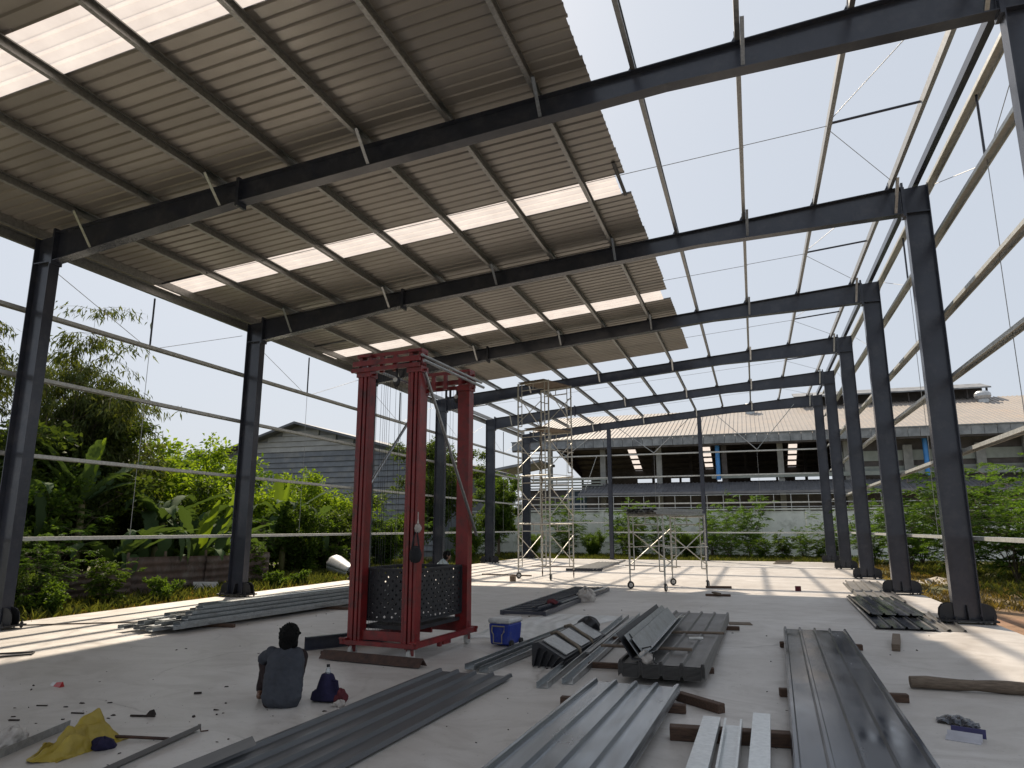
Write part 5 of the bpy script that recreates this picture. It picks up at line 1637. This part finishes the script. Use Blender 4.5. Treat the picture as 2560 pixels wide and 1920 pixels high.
plant_kind('fea', 11, 3.2, 1.5, 9, 17000, .12, .035, 'feather', 'leaf_feather')
plant_kind('feb', 12, 3.2, 1.3, 8, 15000, .12, .035, 'feather', 'leaf_feather')
plant_kind('fec', 15, 1.6, .7, 6, 6000, .10, .035, 'feather', 'leaf_mid')
plant_kind('bra', 21, 3.0, 1.7, 11, 15000, .14, .075, 'broad', 'leaf_bright')
plant_kind('brb', 22, 3.0, 1.7, 11, 15000, .15, .08, 'broad', 'leaf_mid')
plant_kind('brd', 24, 3.0, 1.7, 11, 15000, .14, .07, 'broad', 'leaf_dark')
plant_kind('brs', 25, 1.2, .8, 7, 5000, .11, .06, 'broad', 'leaf_mid')


def tree_kind(key, seed, h, rx, nlimb, n_leaf, leaf, wid, style, mat, z0=.3):
    rd = random.Random(seed); st = MB(); tips = []
    st.path([(0, 0, 0), (.05, .03, h * .2), (-.04, .06, h * .45), (.03, 0, h * .75)], [.035 * h / 2, .028 * h / 2, .02 * h / 2, .008 * h / 2], 8)
    for k in range(nlimb):
        z = h * (z0 + (.72 - z0) * (k + rd.random()) / nlimb); a = k * 2.4 + rd.uniform(-.4, .4)
        prof_ = math.sin(math.pi * min(1, max(.05, (z / h - z0 * .6) / (1.05 - z0 * .6)))) ** .6
        L = rx * prof_ * rd.uniform(.6, 1.15)
        p0 = V(0, 0, z); p1 = V(math.cos(a) * L * .5, math.sin(a) * L * .5, z + L * .35); p2 = V(math.cos(a) * L, math.sin(a) * L, z + L * rd.uniform(.3, .6))
        st.path([p0, p1, p2], [.009 * h / 2, .006 * h / 2, .003 * h / 2], 6)
        for q in range(9):
            s0 = p0.lerp(p1, rd.uniform(.4, 1)) if q < 4 else p1.lerp(p2, rd.random())
            e = s0 + V(rd.gauss(0, 1), rd.gauss(0, 1), rd.uniform(-.3, 1)).normalized() * (rx * rd.uniform(.15, .38))
            st.path([s0, s0.lerp(e, .5), e], [.008, .006, .003], 4); tips.append((s0, e))
    P = []; D = []; LL = []; WW = []
    per = n_leaf // len(tips)
    for a, b in tips:
        for f in range(per):
            if style == 'bamboo':
                u = rd.random(); p = a.lerp(b, .3 + .8 * u) + V(rd.gauss(0, .10), rd.gauss(0, .10), -abs(rd.gauss(0, .22)))
                d = V(rd.gauss(0, .55), rd.gauss(0, .55), -.75 + rd.gauss(0, .35))
            else:
                p = a.lerp(b, rd.uniform(.3, 1.15)) + V(rd.gauss(0, 1), rd.gauss(0, 1), rd.gauss(0, 1)) * (rx * .05)
                d = (b - a).normalized() * .5 + V(rd.gauss(0, .7), rd.gauss(0, .7), rd.gauss(-.1, .5))
            P.append(tuple(p)); D.append(tuple(d)); LL.append(leaf * rd.uniform(.6, 1.3)); WW.append(wid * rd.uniform(.7, 1.2))
    me = leaf_mesh('leaves', np.array(P), np.array(D), np.array(LL), np.array(WW), seed, droop=.1)
    sm = st.mesh('limbs'); sm.materials.append(M['bark']); me.materials.append(M[mat])
    PLANT[key] = (sm, me, h)


tree_kind('tda', 31, 7.0, 2.6, 20, 26000, .17, .085, 'broad', 'leaf_dark', .18)
tree_kind('tmb', 32, 7.0, 2.4, 18, 24000, .17, .085, 'broad', 'leaf_mid', .2)

# bamboo: arching culms that droop at the tip
def bamboo_kind(key, seed, h, spread, nculm, n_leaf, lean):
    rd = random.Random(seed); st = MB(); tips = []
    for k in range(nculm):
        a = rd.uniform(0, 6.28); L = h * rd.uniform(.7, 1.08); s = spread * rd.uniform(.3, 1.0)
        dx, dy = math.cos(a) * s + lean[0] * rd.uniform(.2, 1), math.sin(a) * s + lean[1] * rd.uniform(.2, 1)
        bx, by = rd.gauss(0, .35), rd.gauss(0, .35)
        pts = []
        for j in range(10):
            u = j / 9
            pts.append(V(bx + dx * u ** 2.1, by + dy * u ** 2.1, L * (u - .30 * u ** 4 * min(1.6, (abs(dx) + abs(dy)) / 2))))
        st.path(pts, [max(.004, .028 * (1 - j / 9.5)) for j in range(10)], 5)
        for j in range(2, 10):
            for q in range(4):
                e = pts[j] + V(rd.gauss(0, .55), rd.gauss(0, .55), rd.uniform(-.5, .35))
                st.path([pts[j], pts[j].lerp(e, .5) + V(0, 0, .06), e], [.005, .004, .002], 4); tips.append((pts[j], e))
    P = []; D = []; LL = []; WW = []
    per = n_leaf // len(tips)
    for a, b in tips:
        for f in range(per):
            p = a.lerp(b, rd.uniform(.15, 1.1)) + V(rd.gauss(0, .08), rd.gauss(0, .08), rd.gauss(0, .08) - .04)
            d = V(rd.gauss(0, .5), rd.gauss(0, .5), -.8 + rd.gauss(0, .35)) + (b - a).normalized() * .35
            P.append(tuple(p)); D.append(tuple(d)); LL.append(.22 * rd.uniform(.6, 1.25)); WW.append(.043 * rd.uniform(.7, 1.2))
    me = leaf_mesh('leaves', np.array(P), np.array(D), np.array(LL), np.array(WW), seed, droop=.1)
    sm = st.mesh('culms'); sm.materials.append(M['bark']); me.materials.append(M['leaf_bamboo'])
    PLANT[key] = (sm, me, h)


bamboo_kind('bamA', 41, 7.6, 1.5, 34, 52000, (1.0, 1.6))
bamboo_kind('bamB', 42, 7.6, 1.5, 26, 36000, (.6, .4))

G1 = 'shrubs and trees left of the slab'
put('bamA', 'bamboo_tree', 'tall bamboo clump with drooping sprays beyond the first left bay', -7.8, 15.4, 8.0, 0, 'bamboo', G1)
put('bamB', 'bamboo_tree', 'bamboo clump at the left picture edge behind the nearest column', -9.4, 12.6, 8.4, 1.0, 'bamboo', G1)
put('tda', 'dense_tree', 'dense dark tree filling the space under the bamboo, front row', -7.4, 14.6, 4.9, 4.1, 'tree', G1)
put('brd', 'leafy_shrub', 'dark leafy shrub under the bamboo between the first two left columns', -6.6, 13.4, 4.6, .4, 'shrub', G1)
put('tda', 'dense_tree', 'dense dark tree directly under the drooping bamboo sprays', -7.9, 16.7, 5.9, .9, 'tree', G1)
put('tda', 'dense_tree', 'dense dark tree at the far left edge behind the nearest column', -8.2, 11.3, 6.2, 2.9, 'tree', G1)
L_ = [('brb', -5.2, 12.2, 2.9, 'mid green shrub low at the left, nearest the first column'), ('fea', -4.6, 12.9, 2.3, 'feathery shrub under the bamboo at the left end of the rusty fence'), ('fea', -2.6, 11.4, 1.7, 'dark weeds shrub hiding the left end of the rusty fence'), ('fec', -2.3, 12.7, 1.2, 'small feathery weed over the left end of the rusty fence'), ('brd', -2.4, 9.9, 1.3, 'dark weeds shrub just right of the nearest left column'), ('brs', -1.7, 10.9, .7, 'low bush at the sunlit slab edge near the first column'), ('brs', -1.9, 14.0, .6, 'low bush at the slab edge in front of the rusty fence'), ('brs', -1.6, 17.8, .55, 'tiny bush left of the foot of the second column'), ('brs', -1.5, 18.9, .5, 'tiny bush just right of the foot of the second column'),
      ('brd', -4.6, 10.6, 2.3, 'dark shrub at the left edge against the nearest column'), ('bra', -8.6, 20.2, 4.7, 'bright green shrub with a sunlit top, left of the second column'),
      ('bra', -9.2, 22.6, 4.6, 'bright green sunlit shrub just behind the second left column'), ('brd', -7.4, 19.0, 3.6, 'darker shrub below the bright ones, left of the second column'),
      ('tmb', -13.5, 25.5, 5.5, 'small round-headed tree rising behind the bright shrubs'), ('tmb', -15.0, 28.5, 6.0, 'second small tree rising behind the bright shrubs'),
      ('bra', -7.8, 25.5, 4.0, 'pale flowering shrub in front of the grey gable'), ('bra', -7.2, 28.3, 3.9, 'pale sunlit shrub in front of the grey gable, right of the banana'),
      ('brb', -5.0, 23.6, 2.6, 'mid green shrub between the second column and the lift'), ('fea', -5.0, 21.0, 2.1, 'feathery weeds shrub right of the second left column'),
      ('fec', -3.4, 19.0, 1.3, 'small feathery weed at the slab edge right of the second column'), ('fec', -4.4, 25.2, 1.3, 'small feathery weed behind the silver cone'),
      ('brd', -5.4, 26.5, 3.2, 'dark shrub seen between the masts of the lift'), ('brb', -4.0, 28.8, 2.4, 'mid green shrub seen under the lift cables'),
      ('fea', -4.6, 32.0, 2.6, 'feathery shrub left of the fourth left column'), ('tda', -5.4, 37.5, 7.3, 'dense tree behind the right masts of the lift'),
      ('tmb', -3.2, 41.5, 5.6, 'small tree between the fifth and sixth left columns'), ('brb', -2.8, 35.5, 1.9, 'low leafy shrub at the foot of the fifth left column'),
      ('brs', -2.0, 33.0, 1.1, 'low bush at the slab corner right of the lift'), ('brd', -8.0, 31.0, 3.4, 'dark shrub low in front of the grey shed wall'),
      ('fec', -4.1, 17.6, 1.5, 'small feathery weed standing before the rusty fence'), ('brd', -10.5, 18.6, 4.6, 'dark shrub deep behind the bananas at left'),
      ('brb', -11.5, 24.5, 4.4, 'mid green shrub behind the second left column, back row'), ('brd', -3.9, 9.2, 1.5, 'low dark weeds shrub at the foot of the nearest left column')]
for i, (k_, x, y, h, lb) in enumerate(L_):
    put(k_, 'small_tree' if k_[0] == 't' else 'leafy_shrub', lb, x, y, h, i * 1.7, 'tree' if k_[0] == 't' else 'shrub', G1)
G2 = 'shrubs before the white wall'
Bk = [(-4.4, 43.5, 3.3, 'feb'), (-1.4, 42.5, 1.5, 'brb'), (.4, 43.8, 3.5, 'fea'), (2.4, 42.6, 1.5, 'brb'), (4.0, 44.0, 3.4, 'feb'), (5.0, 42.0, 2.2, 'fec'), (6.3, 43.5, 3.0, 'fea'), (7.9, 42.8, 1.6, 'brb'), (9.2, 44.0, 3.2, 'feb'),
      (10.2, 42.2, 2.7, 'fea'), (11.3, 43.8, 3.7, 'feb'), (11.9, 41.6, 1.4, 'fec'), (13.0, 42.0, 1.6, 'fec'), (14.1, 43.6, 1.9, 'feb'), (15.0, 42.4, 1.4, 'fec'), (15.9, 43.5, 2.5, 'fea')]
Bl = ['left of the white panel', 'low, before the left white panels', 'standing behind the tall scaffold', 'low, right of the tall scaffold', 'tall, just left of the left end post', 'small, at the foot of the left end post',
      'feathery, right of the left end post', 'low, behind the low scaffold', 'behind the right half of the low scaffold', 'left of the right end post', 'tall, just right of the right end post', 'tiny, right of the right end post',
      'small, before the clear white panel', 'with a pointed top before the clear white panel', 'small, left of the far right column', 'at the far right column']
for i, (x, y, h, k_) in enumerate(Bk):
    put(k_, 'leafy_shrub', 'green shrub before the white wall, %s' % Bl[i], x, y, h, i * 1.3, 'shrub', G2)
G3 = 'feathery bushes right of the slab'
Rt_ = [(17.6, 33.5, 3.3), (18.6, 30.2, 3.9), (20.2, 35.5, 4.0), (19.6, 27.6, 3.5), (21.4, 30.8, 4.2), (20.4, 24.6, 3.2), (22.3, 27.4, 4.1), (21.6, 22.4, 3.1), (23.4, 24.4, 3.9), (19.0, 38.5, 3.8), (22.4, 20.0, 2.9), (17.0, 38.8, 3.0)]
Rl = ['between the fourth and fifth right columns', 'seen left of the third right column', 'far back between third and fourth right columns', 'at the foot of the third right column', 'tall, right of the third column', 'at the foot of the second right column, left side',
      'tall, behind the second right column', 'low, just right of the second right column', 'tall, at the right picture edge', 'in front of the wall by the fifth right column', 'low at the right picture edge', 'before the wall left of the fourth right column']
for i, (x, y, h) in enumerate(Rt_):
    put('fea' if i % 2 else 'feb', 'feathery_bush', 'feathery green bush %s' % Rl[i], x, y, h, i * 2.1, 'bush', G3, 1.15)

# banana plants: every leaf a part
def banana_leaf(L, w, arch, seed):
    rd = random.Random(seed); nu, nv = 6, 22
    torn = [1 - .5 * (rd.random() < .45) * rd.random() for _ in range(nv + 1)]
    def fn(u, v):
        s = (u - .5) * 2
        ww = w * (abs(math.sin(math.pi * min(1, .06 + .94 * v) ** .8)) ** .55) * torn[min(nv, int(round(v * nv)))]
        x = L * v * math.cos(arch * v * .7); z = L * v * math.sin(1.1 - arch * v)
        return (x, s * ww / 2 + .0, z + abs(s) * ww * .16 + .012 * math.sin(v * 60) * abs(s))
    return MB().grid(fn, nu, nv)
BLV = []
for k in range(4):
    me = banana_leaf(2.1, .4, (.9, 1.4, 1.9, .5)[k], 80 + k).mesh('banana_leaf'); me.materials.append(M['leaf_banana']); me.shade_smooth(); BLV.append(me)
BLN = []
for k in range(2):
    me = banana_leaf(1.7, .42, .25 + .2 * k, 90 + k).mesh('banana_leaf'); me.materials.append(M['leaf_banana_new']); me.shade_smooth(); BLN.append(me)
def banana(label, x, y, stem, s, seed, nl=8, new=1):
    rd = random.Random(seed)
    b = thing('banana_plant', label, 'banana plant', (x, y, -.17), 'banana plants left of the slab', 0, world_space=False)
    b.scale = (s, s, s)
    m = MB().path([(0, 0, 0), (.03, 0, stem * .5), (0, .02, stem), (0, 0, stem + .3)], [.11, .1, .08, .04], 10)
    m.build('stem', M['banana_stem'], b, smooth='all')
    for k in range(nl):
        isn = k < new
        me = BLN[k % 2] if isn else BLV[rd.randrange(4)]
        o = bpy.data.objects.new('leaf', me); COL.objects.link(o); o.parent = b
        o.location = (0, 0, stem * .9 + .2); o.rotation_euler = (rd.uniform(-.25, .25), -rd.uniform(-.2, .25) - (.55 if isn else 0), k * 2.39 + rd.uniform(-.3, .3)); q = rd.uniform(.75, 1.1); o.scale = (q, q, q)
    return b
banana('tall banana plant with a broad upright leaf before the bamboo', -5.2, 14.3, 2.3, 1.05, 1, 9, 1)
banana('banana plant at the left edge beside the nearest column', -5.4, 12.4, 2.2, 1.0, 2, 9, 0)
banana('banana plant with a yellow-green young leaf behind the rusty fence', -4.0, 17.3, .7, .95, 3, 11, 2)
banana('banana plant left of the second left column, dull drooping leaves', -4.2, 15.9, 1.1, 1.05, 4, 11, 0)
banana('low banana plant right behind the rusty fence, leaves spread wide', -4.3, 18.7, .8, 1.05, 5, 11, 1)
banana('banana plant behind the middle of the rusty fence, second row', -5.2, 17.1, 1.7, 1.1, 8, 11, 0)
banana('banana plant low behind the left end of the rusty fence', -4.1, 14.6, .7, 1.0, 9, 9, 0)
banana('banana plant just left of the second column, second row', -5.3, 18.7, 1.5, 1.05, 10, 11, 0)
banana('banana plant with a glowing young leaf right of the second left column', -5.2, 23.0, 1.9, 1.05, 6, 11, 2)
banana('banana plant with long grey-green leaves below the grey gable', -5.6, 25.2, 1.4, 1.1, 7, 11, 0)

# grass
def grass(name, pts, hmin, hmax, mat, seed, label):
    rg = np.random.default_rng(seed); N = len(pts)
    D = np.stack([rg.normal(0, .45, N), rg.normal(0, .45, N), np.ones(N)], 1)
    L = rg.uniform(hmin, hmax, N)
    me = leaf_mesh(name, pts, D, L, L * .07 + .006, seed, 0, .25)
    me.materials.append(M[mat])
    o = bpy.data.objects.new(name, me); COL.objects.link(o); o["kind"] = "stuff"; o["label"] = label; o["category"] = 'grass'
    return o
rg = np.random.default_rng(5)
def scatter(n, x0, x1, y0, y1, clump=.5):
    c = np.stack([rg.uniform(x0, x1, n // 14), rg.uniform(y0, y1, n // 14)], 1)
    p = np.repeat(c, 14, 0) + rg.normal(0, .09, (len(c) * 14, 2))
    return np.concatenate([p, np.full((len(p), 1), -.17)], 1)
grass('grass', np.concatenate([scatter(15000, -3.4, -1.0, 8, 36), scatter(20000, -8, -3, 9, 34)]), .12, .5, 'grass', 1, 'green grass and weeds along the left slab edge')
grass('dry_grass', np.concatenate([scatter(26000, -2.6, -.64, 8, 37), scatter(9000, 15.6, 19.5, 18, 38)]), .08, .28, 'grass_dry', 2, 'dry yellow grass beside the slab edges')
grass('wall_grass', np.concatenate([scatter(22000, -5, 17.5, 38.1, 45.5), scatter(10000, 17.5, 24, 19, 40)]), .15, .5, 'grass', 3, 'green grass before the white wall and the right bushes')
